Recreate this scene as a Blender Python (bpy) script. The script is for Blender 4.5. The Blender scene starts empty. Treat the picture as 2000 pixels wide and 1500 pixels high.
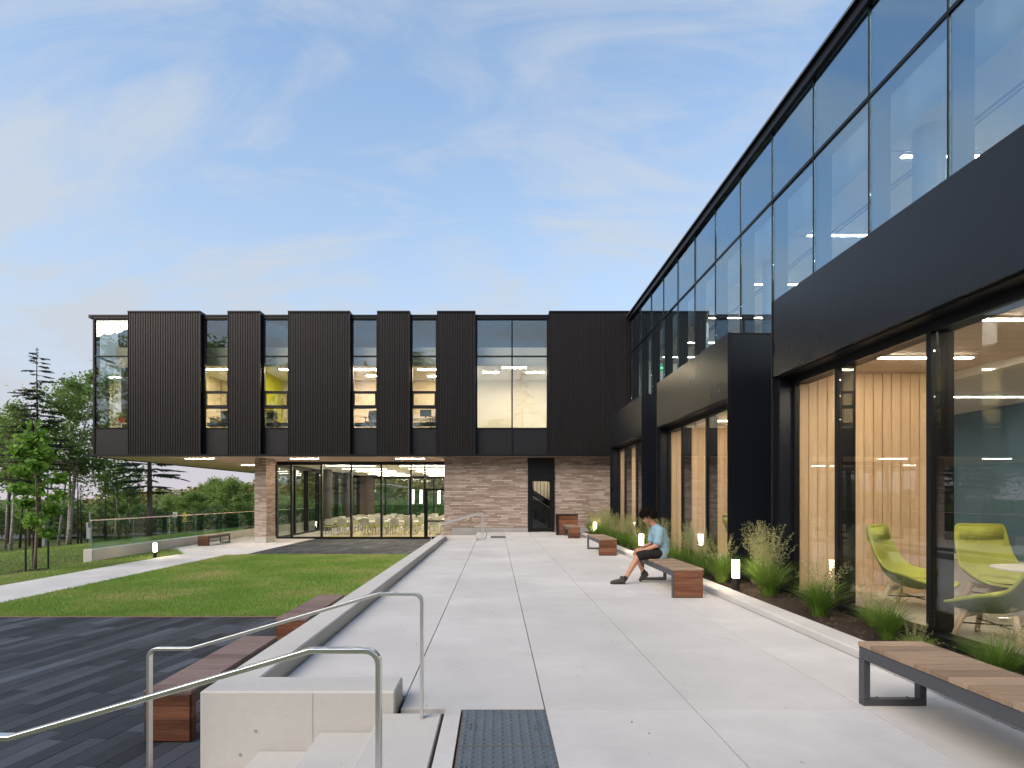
import bpy, bmesh, math, random
import numpy as np
from mathutils import Vector, Matrix
R = math.radians
random.seed(7); rng = np.random.default_rng(7)
scene = bpy.context.scene
COL = scene.collection

# ------------------------------------------------------------------ camera
F = 1110.0                                   # focal length in photo pixels (photo is 2000 wide)
cam_d = bpy.data.cameras.new('camera'); cam = bpy.data.objects.new('camera', cam_d)
COL.objects.link(cam); scene.camera = cam
cam.location = (0, 0, 1.54); cam.rotation_euler = (R(90), 0, 0)
cam_d.sensor_fit = 'HORIZONTAL'; cam_d.sensor_width = 36.0; cam_d.lens = 36.0 * F / 2000
cam_d.shift_x = 0.016; cam_d.shift_y = 0.111; cam_d.clip_start = 0.05; cam_d.clip_end = 3000

# ------------------------------------------------------------------ sky, sun, exposure
SUN_EL, SUN_AZ = R(36), R(226)              # broad bright evening sky behind the camera
world = bpy.data.worlds.new('World'); scene.world = world; world.use_nodes = True
nt = world.node_tree; N = nt.nodes; L = nt.links; N.clear()
out = N.new('ShaderNodeOutputWorld'); bg = N.new('ShaderNodeBackground')
sky = N.new('ShaderNodeTexSky'); sky.sky_type = 'NISHITA'; sky.sun_disc = False
sky.sun_elevation = SUN_EL; sky.sun_rotation = SUN_AZ; sky.altitude = 200
sky.air_density = 1.0; sky.dust_density = 0.3; sky.ozone_density = 1.6
tc = N.new('ShaderNodeTexCoord'); sep = N.new('ShaderNodeSeparateXYZ')
L.new(tc.outputs['Generated'], sep.inputs[0])
def wmath(op, a, b=None, clamp=False):
    n = N.new('ShaderNodeMath'); n.operation = op; n.use_clamp = clamp
    for i, v in enumerate((a, b)):
        if v is None: continue
        if isinstance(v, (int, float)): n.inputs[i].default_value = v
        else: L.new(v, n.inputs[i])
    return n.outputs[0]
zc = wmath('MAXIMUM', sep.outputs[2], 0.0)
den = wmath('ADD', zc, 0.42)
px_ = wmath('DIVIDE', sep.outputs[0], den); py_ = wmath('DIVIDE', sep.outputs[1], den)
comb = N.new('ShaderNodeCombineXYZ'); L.new(px_, comb.inputs[0]); L.new(py_, comb.inputs[1])
def wnoise(scale, detail, rough, dist, rot, sc):
    mp = N.new('ShaderNodeMapping'); mp.inputs['Rotation'].default_value = (0, 0, R(rot)); mp.inputs['Scale'].default_value = sc
    L.new(comb.outputs[0], mp.inputs[0])
    n = N.new('ShaderNodeTexNoise'); n.inputs['Scale'].default_value = scale; n.inputs['Detail'].default_value = detail
    n.inputs['Roughness'].default_value = rough; n.inputs['Distortion'].default_value = dist
    L.new(mp.outputs[0], n.inputs['Vector']); return n.outputs[0]
n1 = wnoise(4.2, 11, 0.60, 1.5, 40, (0.50, 1.15, 1)); n2 = wnoise(2.0, 5, 0.5, 0.8, 20, (1, 1, 1))
cl = wmath('ADD', wmath('MULTIPLY', n1, 0.72), wmath('MULTIPLY', n2, 0.5))
rmp = N.new('ShaderNodeMapRange'); rmp.interpolation_type = 'SMOOTHSTEP'
rmp.inputs['From Min'].default_value = 0.52; rmp.inputs['From Max'].default_value = 0.76
rmp.inputs['To Min'].default_value = 0.02; rmp.inputs['To Max'].default_value = 0.92
L.new(cl, rmp.inputs['Value'])
CLOUD = (2.22, 2.36, 2.56, 1)
mixc = N.new('ShaderNodeMix'); mixc.data_type = 'RGBA'
L.new(wmath('MULTIPLY', rmp.outputs[0], wmath('SUBTRACT', 1.15, wmath('MULTIPLY', zc, 0.85))), mixc.inputs['Factor']); cool = N.new('ShaderNodeMix'); cool.data_type = 'RGBA'; cool.blend_type = 'MULTIPLY'; cool.inputs['Factor'].default_value = 1.0; cool.inputs['B'].default_value = (0.86, 0.99, 1.0, 1); L.new(sky.outputs[0], cool.inputs['A']); L.new(cool.outputs['Result'], mixc.inputs['A']); mixc.inputs['B'].default_value = CLOUD
# pale evening veil towards the horizon
veil = wmath('POWER', wmath('SUBTRACT', 1.0, zc, True), 1.85)
veil = wmath('MULTIPLY', veil, 1.14, True)
mixv = N.new('ShaderNodeMix'); mixv.data_type = 'RGBA'
L.new(veil, mixv.inputs['Factor']); L.new(mixc.outputs['Result'], mixv.inputs['A']); mixv.inputs['B'].default_value = (1.98, 2.18, 2.42, 1)
# faint rose band just above the horizon
rose = wmath('MULTIPLY', wmath('POWER', wmath('SUBTRACT', 1.0, zc, True), 7.5), 0.85)
mixr = N.new('ShaderNodeMix'); mixr.data_type = 'RGBA'
L.new(rose, mixr.inputs['Factor']); L.new(mixv.outputs['Result'], mixr.inputs['A']); mixr.inputs['B'].default_value = (2.32, 2.05, 2.22, 1)
L.new(mixr.outputs['Result'], bg.inputs[0]); bg.inputs[1].default_value = 0.118
L.new(bg.outputs[0], out.inputs[0])

sun_d = bpy.data.lights.new('sun', 'SUN'); sun = bpy.data.objects.new('sun', sun_d); COL.objects.link(sun)
sun_d.energy = 2.05; sun_d.angle = R(50); sun_d.color = (1, 0.86, 0.72)
sd = Vector((math.sin(SUN_AZ) * math.cos(SUN_EL), math.cos(SUN_AZ) * math.cos(SUN_EL), math.sin(SUN_EL)))
sun.rotation_euler = sd.to_track_quat('Z', 'Y').to_euler(); sun.location = (0, -40, 30)

scene.render.engine = 'CYCLES'
vs = scene.view_settings; vs.view_transform = 'Standard'; vs.look = 'None'; vs.gamma = 1; vs.use_curve_mapping = False
vs.exposure = 1.35
cy = scene.cycles
cy.use_denoising = True
try: cy.denoiser = 'OPENIMAGEDENOISE'
except Exception: pass
cy.max_bounces = 8; cy.diffuse_bounces = 3; cy.glossy_bounces = 4; cy.transmission_bounces = 4; cy.transparent_max_bounces = 24
cy.sample_clamp_indirect = 6; cy.caustics_reflective = False; cy.caustics_refractive = False

# ------------------------------------------------------------------ materials
MATS = {}
class NT:
    def __init__(s, name):
        m = bpy.data.materials.new(name); m.use_nodes = True; s.m = m; s.t = m.node_tree; s.t.nodes.clear()
        s.out = s.n('ShaderNodeOutputMaterial'); MATS[name] = m
    def n(s, k, **kw):
        x = s.t.nodes.new(k)
        for a, b in kw.items(): setattr(x, a, b)
        return x
    def l(s, a, b): s.t.links.new(a, b)
    def set(s, inp, v):
        if isinstance(v, (int, float)): inp.default_value = v
        elif isinstance(v, tuple): inp.default_value = v if len(v) != 3 or inp.type == 'VECTOR' else (*v, 1)
        else: s.l(v, inp)
    def math(s, op, a, b=None, clamp=False):
        x = s.n('ShaderNodeMath', operation=op, use_clamp=clamp); s.set(x.inputs[0], a)
        if b is not None: s.set(x.inputs[1], b)
        return x.outputs[0]
    def mix(s, f, a, b, blend='MIX'):
        x = s.n('ShaderNodeMix', data_type='RGBA', blend_type=blend)
        s.set(x.inputs['Factor'], f); s.set(x.inputs['A'], a); s.set(x.inputs['B'], b); return x.outputs['Result']
    def pos(s, sc=(1, 1, 1), rnd=0.0, space='world', rot=(0, 0, 0)):
        v = s.n('ShaderNodeNewGeometry').outputs['Position'] if space == 'world' else s.n('ShaderNodeTexCoord').outputs['Object']
        mp = s.n('ShaderNodeMapping'); mp.inputs['Scale'].default_value = sc; mp.inputs['Rotation'].default_value = rot
        s.l(v, mp.inputs[0])
        if rnd:
            oi = s.n('ShaderNodeObjectInfo'); k = s.math('MULTIPLY', oi.outputs['Random'], rnd)
            cb = s.n('ShaderNodeCombineXYZ'); s.l(k, cb.inputs[0]); s.l(k, cb.inputs[1]); s.l(k, cb.inputs[2])
            s.l(cb.outputs[0], mp.inputs['Location'])
        return mp.outputs[0]
    def noise(s, vec, scale, detail=4, rough=0.55, dist=0):
        x = s.n('ShaderNodeTexNoise'); s.l(vec, x.inputs['Vector']); x.inputs['Scale'].default_value = scale
        x.inputs['Detail'].default_value = detail; x.inputs['Roughness'].default_value = rough; x.inputs['Distortion'].default_value = dist
        return x.outputs[0]
    def ramp(s, f, stops):
        x = s.n('ShaderNodeValToRGB'); e = x.color_ramp.elements
        while len(e) < len(stops): e.new(0.5)
        for el, (p, c) in zip(e, stops): el.position = p; el.color = (*c, 1) if len(c) == 3 else c
        s.l(f, x.inputs[0]); return x.outputs[0]
    def rng(s, f, a, b, c, d):
        x = s.n('ShaderNodeMapRange'); s.l(f, x.inputs[0])
        for i, v in enumerate((a, b, c, d)): x.inputs[i + 1].default_value = v
        return x.outputs[0]
    def rand(s): return s.n('ShaderNodeObjectInfo').outputs['Random']
    def irand(s): return s.math('FRACT', s.math('ADD', s.n('ShaderNodeObjectInfo').outputs['Random'], s.n('ShaderNodeNewGeometry').outputs['Random Per Island']))
    def bsdf(s, col, rough=0.6, metal=0.0, spec=0.5, bump=None, bs=0.1, bd=0.01, **kw):
        p = s.n('ShaderNodeBsdfPrincipled'); s.set(p.inputs['Base Color'], col); s.set(p.inputs['Roughness'], rough)
        s.set(p.inputs['Metallic'], metal); s.set(p.inputs['Specular IOR Level'], spec)
        for k, v in kw.items(): s.set(p.inputs[k], v)
        if bump is not None:
            b = s.n('ShaderNodeBump'); b.inputs['Strength'].default_value = bs; b.inputs['Distance'].default_value = bd
            s.l(bump, b.inputs['Height']); s.l(b.outputs[0], p.inputs['Normal'])
        s.l(p.outputs[0], s.out.inputs[0]); return p

def M_plain(name, col, rough=0.6, metal=0.0, spec=0.5, var=0.08, nscale=6.0):
    s = NT(name); v = s.pos()
    f = s.noise(v, nscale, 4)
    a = tuple(max(0, c * (1 - var)) for c in col); b = tuple(c * (1 + var) for c in col)
    s.bsdf(s.mix(f, a, b), rough, metal, spec)
    return s.m

def build_materials():
    # cast concrete
    s = NT('cast_concrete'); v = s.pos()
    big = s.noise(v, 0.9, 5, 0.6); fine = s.noise(v, 22, 5, 0.6); st = s.noise(s.pos((1.5, 1.5, 7)), 1.2, 4)
    c = s.mix(big, (0.42, 0.402, 0.37), (0.56, 0.54, 0.505)); c = s.mix(s.math('MULTIPLY', fine, 0.35), c, (0.33, 0.315, 0.295))
    c = s.mix(s.rng(st, 0.55, 0.8, 0, 0.25), c, (0.34, 0.32, 0.29))
    vo = s.n('ShaderNodeTexVoronoi'); s.l(v, vo.inputs['Vector']); vo.inputs['Scale'].default_value = 7
    pit = s.rng(vo.outputs['Distance'], 0.03, 0.07, 1, 0); c = s.mix(s.math('MULTIPLY', pit, 0.65), c, (0.20, 0.18, 0.16))
    s.bsdf(c, 0.85, 0, 0.25, bump=s.math('SUBTRACT', fine, pit), bs=0.12, bd=0.006)
    # broom finished slab
    s = NT('slab_concrete'); v = s.pos(rnd=5)
    big = s.noise(s.pos(), 0.55, 5, 0.62); mid = s.noise(v, 3.0, 5, 0.6); fine = s.noise(s.pos(), 60, 3)
    br = s.noise(s.pos((2.0, 55, 1)), 3.0, 3, 0.6)
    c = s.mix(s.rng(big, 0.32, 0.68, 0, 1), (0.425, 0.411, 0.396), (0.615, 0.596, 0.575)); c = s.mix(s.rng(mid, 0.35, 0.75, 0, 0.42), c, (0.42, 0.405, 0.39))
    c = s.mix(s.rng(br, 0.35, 0.7, 0, 0.34), c, (0.38, 0.37, 0.36))
    c = s.mix(s.rng(s.noise(s.pos((0.5, 4, 1)), 0.9, 5, 0.65), 0.52, 0.78, 0, 0.32), c, (0.40, 0.375, 0.35))
    c = s.mix(s.math('MULTIPLY', s.rand(), 0.42), c, (0.415, 0.398, 0.378))
    drp = s.rng(s.noise(s.pos(), 1.3, 7, 0.72, 0.5), 0.60, 0.70, 0, 0.30); c = s.mix(drp, c, (0.35, 0.325, 0.30))
    vo = s.n('ShaderNodeTexVoronoi'); s.l(s.pos(), vo.inputs['Vector']); vo.inputs['Scale'].default_value = 1.9
    sp = s.rng(vo.outputs['Distance'], 0.010, 0.022, 1, 0); c = s.mix(s.math('MULTIPLY', sp, 0.8), c, (0.10, 0.09, 0.08))
    s.bsdf(c, 0.78, 0, 0.3, bump=s.math('ADD', br, s.math('MULTIPLY', fine, 0.6)), bs=0.14, bd=0.004)
    # dark plank paver
    s = NT('dark_paver'); r = s.irand(); v = s.pos(rnd=9)
    gr = s.noise(s.pos(), 140, 3, 0.7); mid = s.noise(v, 5, 5, 0.6); dif = s.noise(s.pos(), 0.7, 3)
    c = s.ramp(r, [(0.0, (0.013, 0.0145, 0.018)), (0.45, (0.025, 0.0275, 0.034)), (0.8, (0.047, 0.052, 0.064)), (1.0, (0.075, 0.085, 0.104))])
    c = s.mix(s.rng(mid, 0.4, 0.75, 0, 0.4), c, (0.038, 0.042, 0.050)); c = s.mix(s.rng(gr, 0.5, 0.75, 0, 0.3), c, (0.075, 0.078, 0.084))
    s.bsdf(c, s.rng(dif, 0.3, 0.7, 0.6, 0.8), 0, 0.2, bump=gr, bs=0.25, bd=0.003)
    # brick
    for nm, lo, mid_, hi in (('ribbon_brick', (0.255, 0.190, 0.150), (0.355, 0.280, 0.230), (0.46, 0.380, 0.325)),
                             ('pillar_brick', (0.30, 0.225, 0.18), (0.42, 0.33, 0.275), (0.53, 0.435, 0.375))):
        s = NT(nm); r = s.irand(); v = s.pos((1, 1, 6), rnd=0)
        c = s.ramp(s.math('ADD', s.math('MULTIPLY', r, 0.75), s.math('MULTIPLY', s.noise(s.pos((1, 1, 1)), 1.5, 2), 0.25)), [(0.2, lo), (0.5, mid_), (0.85, hi)])
        c = s.mix(s.rng(s.noise(v, 6, 5), 0.4, 0.8, 0, 0.4), c, lo)
        s.bsdf(c, 0.85, 0, 0.2, bump=s.noise(s.pos(), 45, 4), bs=0.3, bd=0.004)
    M_plain('mortar', (0.11, 0.088, 0.076), 0.95, 0, 0.1, 0.15, 14)
    M_plain('brick_plinth', (0.30, 0.29, 0.275), 0.9, 0, 0.2, 0.25, 3)
    # hardwood: grain along one axis
    def wood(name, cols, grain, rough=0.5, weather=0.0, rs=0.3, bs=0.08):
        s = NT(name); v = s.pos(grain, rnd=13)
        g1 = s.noise(v, 3.0, 6, 0.65, 0.6); g2 = s.noise(v, 14, 4, 0.6)
        f = s.math('ADD', s.math('MULTIPLY', g1, 0.65), s.math('MULTIPLY', g2, 0.35))
        f = s.math('ADD', f, s.math('MULTIPLY', s.math('SUBTRACT', s.rand(), 0.5), rs))
        c = s.ramp(f, [(0.3, cols[0]), (0.5, cols[1]), (0.72, cols[2])])
        if weather: c = s.mix(s.rng(s.noise(s.pos(), 4.5, 6, 0.7), 0.38, 0.75, 0.1, weather), c, (0.16, 0.135, 0.115))
        s.bsdf(c, rough, 0, 0.35, bump=g2, bs=bs, bd=0.003)
    wood('hardwood_x', ((0.062, 0.023, 0.012), (0.128, 0.050, 0.026), (0.215, 0.095, 0.052)), (0.7, 9, 9), 0.45)
    wood('weathered_hardwood', ((0.165, 0.105, 0.062), (0.265, 0.178, 0.110), (0.36, 0.255, 0.168)), (1.0, 10, 9), 0.62, 0.45)
    wood('mauve_hardwood', ((0.085, 0.045, 0.038), (0.145, 0.085, 0.072), (0.205, 0.130, 0.115)), (1.0, 10, 9), 0.55, 0.5)
    wood('maple_panel', ((0.56, 0.38, 0.225), (0.66, 0.46, 0.285), (0.74, 0.54, 0.36)), (7, 7, 0.5), 0.5, 0, 0.25, 0.03)
    wood('ceiling_wood', ((0.62, 0.48, 0.38), (0.70, 0.56, 0.45), (0.76, 0.63, 0.52)), (7, 0.5, 7), 0.6, 0, 0.2, 0.03)
    wood('pale_leg', ((0.50, 0.36, 0.24), (0.58, 0.43, 0.30), (0.64, 0.50, 0.37)), (8, 8, 0.8), 0.5)
    # metals
    s = NT('brushed_steel'); b = s.noise(s.pos((3, 90, 90)), 3, 3)
    s.bsdf(s.mix(b, (0.66, 0.66, 0.65), (0.78, 0.775, 0.76)), s.rng(b, 0.3, 0.7, 0.30, 0.38), 1.0, 0.5)
    s = NT('bench_frame'); b = s.noise(s.pos(), 9, 3)
    s.bsdf(s.mix(b, (0.040, 0.043, 0.050), (0.058, 0.061, 0.070)), 0.48, 0.0, 0.5)
    s = NT('black_panel'); b = s.noise(s.pos(), 0.6, 3)                 # folded fascia sheet, blue sky reflection tinted into its black
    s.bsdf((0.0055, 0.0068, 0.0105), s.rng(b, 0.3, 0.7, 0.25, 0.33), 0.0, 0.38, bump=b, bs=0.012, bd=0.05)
    M_plain('black_frame', (0.0045, 0.0045, 0.0058), 0.42, 0, 0.25, 0.1, 2)
    s = NT('corrugated_metal'); b = s.noise(s.pos((1, 1, 0.25)), 1.2, 4)
    s.bsdf(s.mix(b, (0.0105, 0.0080, 0.0083), (0.0165, 0.0128, 0.0130)), 0.38, 0.15, 0.28)
    s = NT('spandrel'); b = s.noise(s.pos((2, 2, 0.6)), 2, 4)
    s.bsdf(s.mix(s.rng(b, 0.55, 0.8, 0, 0.3), (0.0095, 0.0098, 0.0115), (0.020, 0.020, 0.0225)), 0.42, 0, 0.3)
    M_plain('soffit_panel', (0.80, 0.60, 0.49), 0.8, 0, 0.2, 0.05, 1.5)
    # glass
    def glass(name, f0, tint, refl=(1, 1, 1), wav=0.0, wscale=1.6, mx=0.85):
        s = NT(name); g = s.n('ShaderNodeNewGeometry')
        d = s.n('ShaderNodeVectorMath', operation='DOT_PRODUCT'); s.l(g.outputs['Normal'], d.inputs[0]); s.l(g.outputs['Incoming'], d.inputs[1])
        c = s.math('ABSOLUTE', d.outputs['Value']); q = s.math('POWER', s.math('SUBTRACT', 1.0, c, True), 5.0)
        f = s.math('ADD', s.math('MULTIPLY', q, mx - f0), f0, True)
        tr = s.n('ShaderNodeBsdfTransparent'); tr.inputs[0].default_value = (*tint, 1)
        gl = s.n('ShaderNodeBsdfGlossy'); gl.inputs['Roughness'].default_value = 0.0; gl.inputs['Color'].default_value = (*refl, 1)
        if wav:
            b = s.n('ShaderNodeBump'); b.inputs['Strength'].default_value = wav; b.inputs['Distance'].default_value = 0.02
            s.l(s.noise(s.pos(), wscale, 2, 0.4), b.inputs['Height']); s.l(b.outputs[0], gl.inputs['Normal'])
        mx_ = s.n('ShaderNodeMixShader'); s.l(f, mx_.inputs[0]); s.l(tr.outputs[0], mx_.inputs[1]); s.l(gl.outputs[0], mx_.inputs[2])
        s.l(mx_.outputs[0], s.out.inputs[0])
    glass('curtain_glass', 0.31, (0.76, 0.84, 0.89), (0.68, 0.87, 1.0), 0.05, 0.8)
    glass('window_glass', 0.13, (0.90, 0.93, 0.92), (0.92, 0.97, 1.0), 0.07, 1.5)
    glass('lounge_glass', 0.075, (0.92, 0.93, 0.91), (0.95, 0.97, 1.0), 0.03, 1.0)
    glass('hall_glass', 0.022, (0.93, 0.96, 0.94), (0.95, 0.97, 1.0), 0.03, 1.0)
    glass('guard_glass', 0.05, (0.66, 0.80, 0.75), (0.95, 1.0, 0.98))
    # interiors
    M_plain('beige_plaster', (0.66, 0.58, 0.46), 0.85, 0, 0.2, 0.03, 2)
    M_plain('white_plaster', (0.76, 0.74, 0.69), 0.85, 0, 0.2, 0.02, 2)
    M_plain('lime_plaster', (0.42, 0.44, 0.03), 0.8, 0, 0.2, 0.04, 2)
    M_plain('tan_plaster', (0.40, 0.26, 0.16), 0.8, 0, 0.2, 0.04, 2)
    M_plain('teal_plaster', (0.125, 0.215, 0.305), 0.8, 0, 0.2, 0.03, 2)
    M_plain('ceiling_tile', (0.70, 0.69, 0.66), 0.9, 0, 0.1, 0.03, 20)
    M_plain('pale_floor', (0.46, 0.405, 0.335), 0.45, 0, 0.4, 0.10, 4)
    M_plain('hall_floor', (0.36, 0.31, 0.235), 0.6, 0, 0.3, 0.10, 4)
    M_plain('yellow_carpet', (0.50, 0.44, 0.04), 0.9, 0, 0.1, 0.10, 20)
    M_plain('dark_column', (0.05, 0.045, 0.04), 0.35, 0.2, 0.5, 0.1, 2)
    M_plain('column_paint', (0.28, 0.33, 0.40), 0.5, 0, 0.4, 0.04, 2)
    M_plain('chair_back', (0.42, 0.42, 0.40), 0.6, 0, 0.3, 0.05, 20)
    M_plain('office_mesh', (0.16, 0.16, 0.17), 0.7, 0, 0.3, 0.1, 40)
    M_plain('chrome', (0.62, 0.62, 0.62), 0.2, 1.0, 0.5, 0.03, 5)
    M_plain('shaded_shell_back', (0.16, 0.20, 0.09), 0.9, 0, 0.1, 0.08, 6)  # outer side of the lime shells, shade put into a darker colour
    M_plain('leaf_litter', (0.075, 0.05, 0.03), 0.9, 0, 0.1, 0.5, 3)
    M_plain('white_laminate', (0.74, 0.72, 0.68), 0.35, 0, 0.5, 0.02, 5)
    s = NT('lime_fabric'); w = s.noise(s.pos(), 220, 2)
    s.bsdf(s.mix(s.noise(s.pos(), 3, 3), (0.345, 0.37, 0.075), (0.41, 0.435, 0.10)), 0.9, 0, 0.15, bump=w, bs=0.2, bd=0.002)
    M_plain('terracotta', (0.42, 0.12, 0.06), 0.8, 0, 0.2, 0.12, 12)
    # vegetation
    def leaf(name, c0, c1, c2, tr=0.35, sc=1.2, rv=0.3, st=(0.45, 0.7, 0.95)):
        s = NT(name); f = s.math('ADD', s.noise(s.pos(), sc, 2), s.math('MULTIPLY', s.noise(s.pos(), 37, 1), 0.4))
        f = s.math('ADD', f, s.math('MULTIPLY', s.math('SUBTRACT', s.rand(), 0.5), rv))
        c = s.ramp(f, list(zip(st, (c0, c1, c2))))
        d = s.n('ShaderNodeBsdfPrincipled'); s.l(c, d.inputs['Base Color']); d.inputs['Roughness'].default_value = 0.55; d.inputs['Specular IOR Level'].default_value = 0.25
        t = s.n('ShaderNodeBsdfTranslucent'); s.l(s.mix(0.5, c, c2), t.inputs[0])
        m = s.n('ShaderNodeMixShader'); m.inputs[0].default_value = tr
        s.l(d.outputs[0], m.inputs[1]); s.l(t.outputs[0], m.inputs[2]); s.l(m.outputs[0], s.out.inputs[0])
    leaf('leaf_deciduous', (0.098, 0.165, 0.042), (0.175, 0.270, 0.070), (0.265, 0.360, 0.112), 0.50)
    leaf('leaf_bright', (0.070, 0.165, 0.020), (0.125, 0.260, 0.034), (0.210, 0.360, 0.062), 0.45)
    leaf('leaf_fresh', (0.085, 0.150, 0.030), (0.145, 0.235, 0.050), (0.215, 0.305, 0.080), 0.4)
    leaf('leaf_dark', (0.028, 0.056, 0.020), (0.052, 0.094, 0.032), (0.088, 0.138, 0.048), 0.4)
    leaf('needle', (0.036, 0.060, 0.032), (0.060, 0.092, 0.048), (0.090, 0.125, 0.066), 0.25)
    leaf('needle_brown', (0.060, 0.064, 0.044), (0.092, 0.090, 0.064), (0.125, 0.118, 0.086), 0.25)
    leaf('leaf_sun_painted', (0.045, 0.062, 0.016), (0.110, 0.105, 0.022), (0.20, 0.165, 0.032), 0.2, 0.06)  # low sun on the hill crowns painted into the leaf colour
    leaf('grass_blade', (0.050, 0.085, 0.018), (0.085, 0.128, 0.027), (0.125, 0.165, 0.042), 0.35, 0.8)
    leaf('lawn_blade', (0.125, 0.255, 0.030), (0.195, 0.350, 0.052), (0.46, 0.42, 0.17), 0.3, 0.55, 0.0, (0.42, 0.68, 0.93))
    leaf('bed_blade', (0.070, 0.140, 0.018), (0.130, 0.230, 0.034), (0.22, 0.32, 0.065), 0.4, 2.0)
    leaf('plume', (0.20, 0.215, 0.080), (0.29, 0.30, 0.125), (0.39, 0.38, 0.18), 0.35, 3.0)
    M_plain('bark', (0.095, 0.075, 0.060), 0.95, 0, 0.1, 0.35, 9)
    M_plain('bark_pink', (0.20, 0.145, 0.125), 0.95, 0, 0.1, 0.3, 9)
    s = NT('birch_bark'); f = s.noise(s.pos((2, 2, 9)), 2.5, 4)
    s.bsdf(s.ramp(f, [(0.36, (0.07, 0.06, 0.055)), (0.47, (0.42, 0.37, 0.34)), (0.8, (0.60, 0.55, 0.52))]), 0.85, 0, 0.2)
    s = NT('lawn_soil'); a = s.noise(s.pos(), 0.5, 5, 0.65); b = s.noise(s.pos(), 9, 4)
    c = s.ramp(a, [(0.3, (0.095, 0.150, 0.025)), (0.55, (0.135, 0.190, 0.038)), (0.70, (0.26, 0.21, 0.09))])
    s.bsdf(s.mix(s.math('MULTIPLY', b, 0.5), c, (0.035, 0.045, 0.014)), 0.95, 0, 0.1, bump=b, bs=0.6, bd=0.03)
    s = NT('rough_ground'); a = s.noise(s.pos(), 0.22, 6, 0.65); b = s.noise(s.pos(), 5, 5)
    c = s.ramp(a, [(0.32, (0.060, 0.090, 0.020)), (0.55, (0.085, 0.115, 0.030)), (0.68, (0.19, 0.155, 0.09))])
    s.bsdf(s.mix(s.math('MULTIPLY', b, 0.5), c, (0.030, 0.038, 0.014)), 0.95, 0, 0.1, bump=b, bs=0.6, bd=0.05)
    M_plain('mulch_chip', (0.085, 0.058, 0.04), 0.95, 0, 0.1, 0.6, 25)
    M_plain('mulch', (0.036, 0.027, 0.020), 0.95, 0, 0.1, 0.5, 30)
    M_plain('dry_edge', (0.20, 0.145, 0.085), 0.95, 0, 0.1, 0.35, 18)
    M_plain('asphalt', (0.14, 0.145, 0.155), 0.9, 0, 0.2, 0.15, 6)
    # small things
    s = NT('tactile_iron'); a = s.noise(s.pos(), 4, 6, 0.65)
    c = s.mix(a, (0.062, 0.080, 0.094), (0.110, 0.132, 0.150)); c = s.mix(s.rng(s.noise(s.pos(), 7, 5, 0.7), 0.60, 0.75, 0, 0.55), c, (0.13, 0.11, 0.09))
    s.bsdf(c, 0.55, 0.1, 0.45, bump=s.noise(s.pos(), 60, 3), bs=0.1, bd=0.002)
    M_plain('rust_rim', (0.12, 0.075, 0.05), 0.9, 0, 0.1, 0.4, 20)
    M_plain('black_plastic', (0.012, 0.012, 0.012), 0.5, 0, 0.4)
    M_plain('signal_orange', (0.60, 0.24, 0.012), 0.5, 0, 0.4)
    M_plain('sign_yellow', (0.62, 0.42, 0.01), 0.5, 0, 0.4)
    M_plain('sign_white', (0.70, 0.70, 0.68), 0.5, 0, 0.4)
    M_plain('sign_black', (0.010, 0.010, 0.010), 0.6)
    M_plain('galvanised', (0.30, 0.31, 0.33), 0.45, 0.6, 0.5)
    M_plain('stake_green', (0.02, 0.05, 0.03), 0.7)
    M_plain('skin', (0.40, 0.205, 0.13), 0.55, 0, 0.35, 0.06, 14)
    M_plain('hair_black', (0.011, 0.008, 0.007), 0.9, 0, 0.08, 0.3, 30)
    s = NT('shirt_blue'); a = s.noise(s.pos((1, 1, 1)), 14, 5, 0.65)
    s.bsdf(s.mix(a, (0.15, 0.255, 0.325), (0.25, 0.37, 0.44)), 0.9, 0, 0.1, bump=s.noise(s.pos(), 16, 4), bs=0.5, bd=0.012)
    s = NT('shorts_black'); s.bsdf((0.016, 0.015, 0.016), 0.9, 0, 0.15, bump=s.noise(s.pos(), 14, 4), bs=0.5, bd=0.012)
    M_plain('shoe_grey', (0.055, 0.050, 0.047), 0.85, 0, 0.2, 0.15, 40)
    M_plain('shoe_sole', (0.030, 0.030, 0.032), 0.7, 0, 0.3)
    M_plain('sock_black', (0.010, 0.010, 0.011), 0.9)
    def emit(name, col, st):
        s = NT(name); e = s.n('ShaderNodeEmission'); e.inputs[0].default_value = (*col, 1); e.inputs[1].default_value = st; s.l(e.outputs[0], s.out.inputs[0])
    emit('lamp_warm', (1.0, 0.85, 0.67), LAMP * 1.9)
    emit('lamp_soft', (1.0, 0.82, 0.60), LAMP * 2.4)
    emit('lamp_white', (1.0, 0.88, 0.72), LAMP * 0.8)
    emit('lamp_panel', (1.0, 0.84, 0.62), LAMP * 1.15)
    emit('lamp_office', (1.0, 0.80, 0.54), LAMP * 1.4)
    emit('pendant_glow', (1.0, 0.95, 0.82), 2.2)
    emit('bollard_lamp', (1.0, 0.80, 0.55), LAMP * 1.0)
    emit('exit_green', (0.05, 0.65, 0.22), 0.9)
    emit('exit_white', (0.85, 1.0, 0.9), 1.4)
    emit('signal_lit', (0.15, 0.75, 1.0), 1.2)
    emit('screen_glow', (0.75, 0.85, 1.0), 1.0)
LAMP = 30.0
build_materials()

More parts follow.
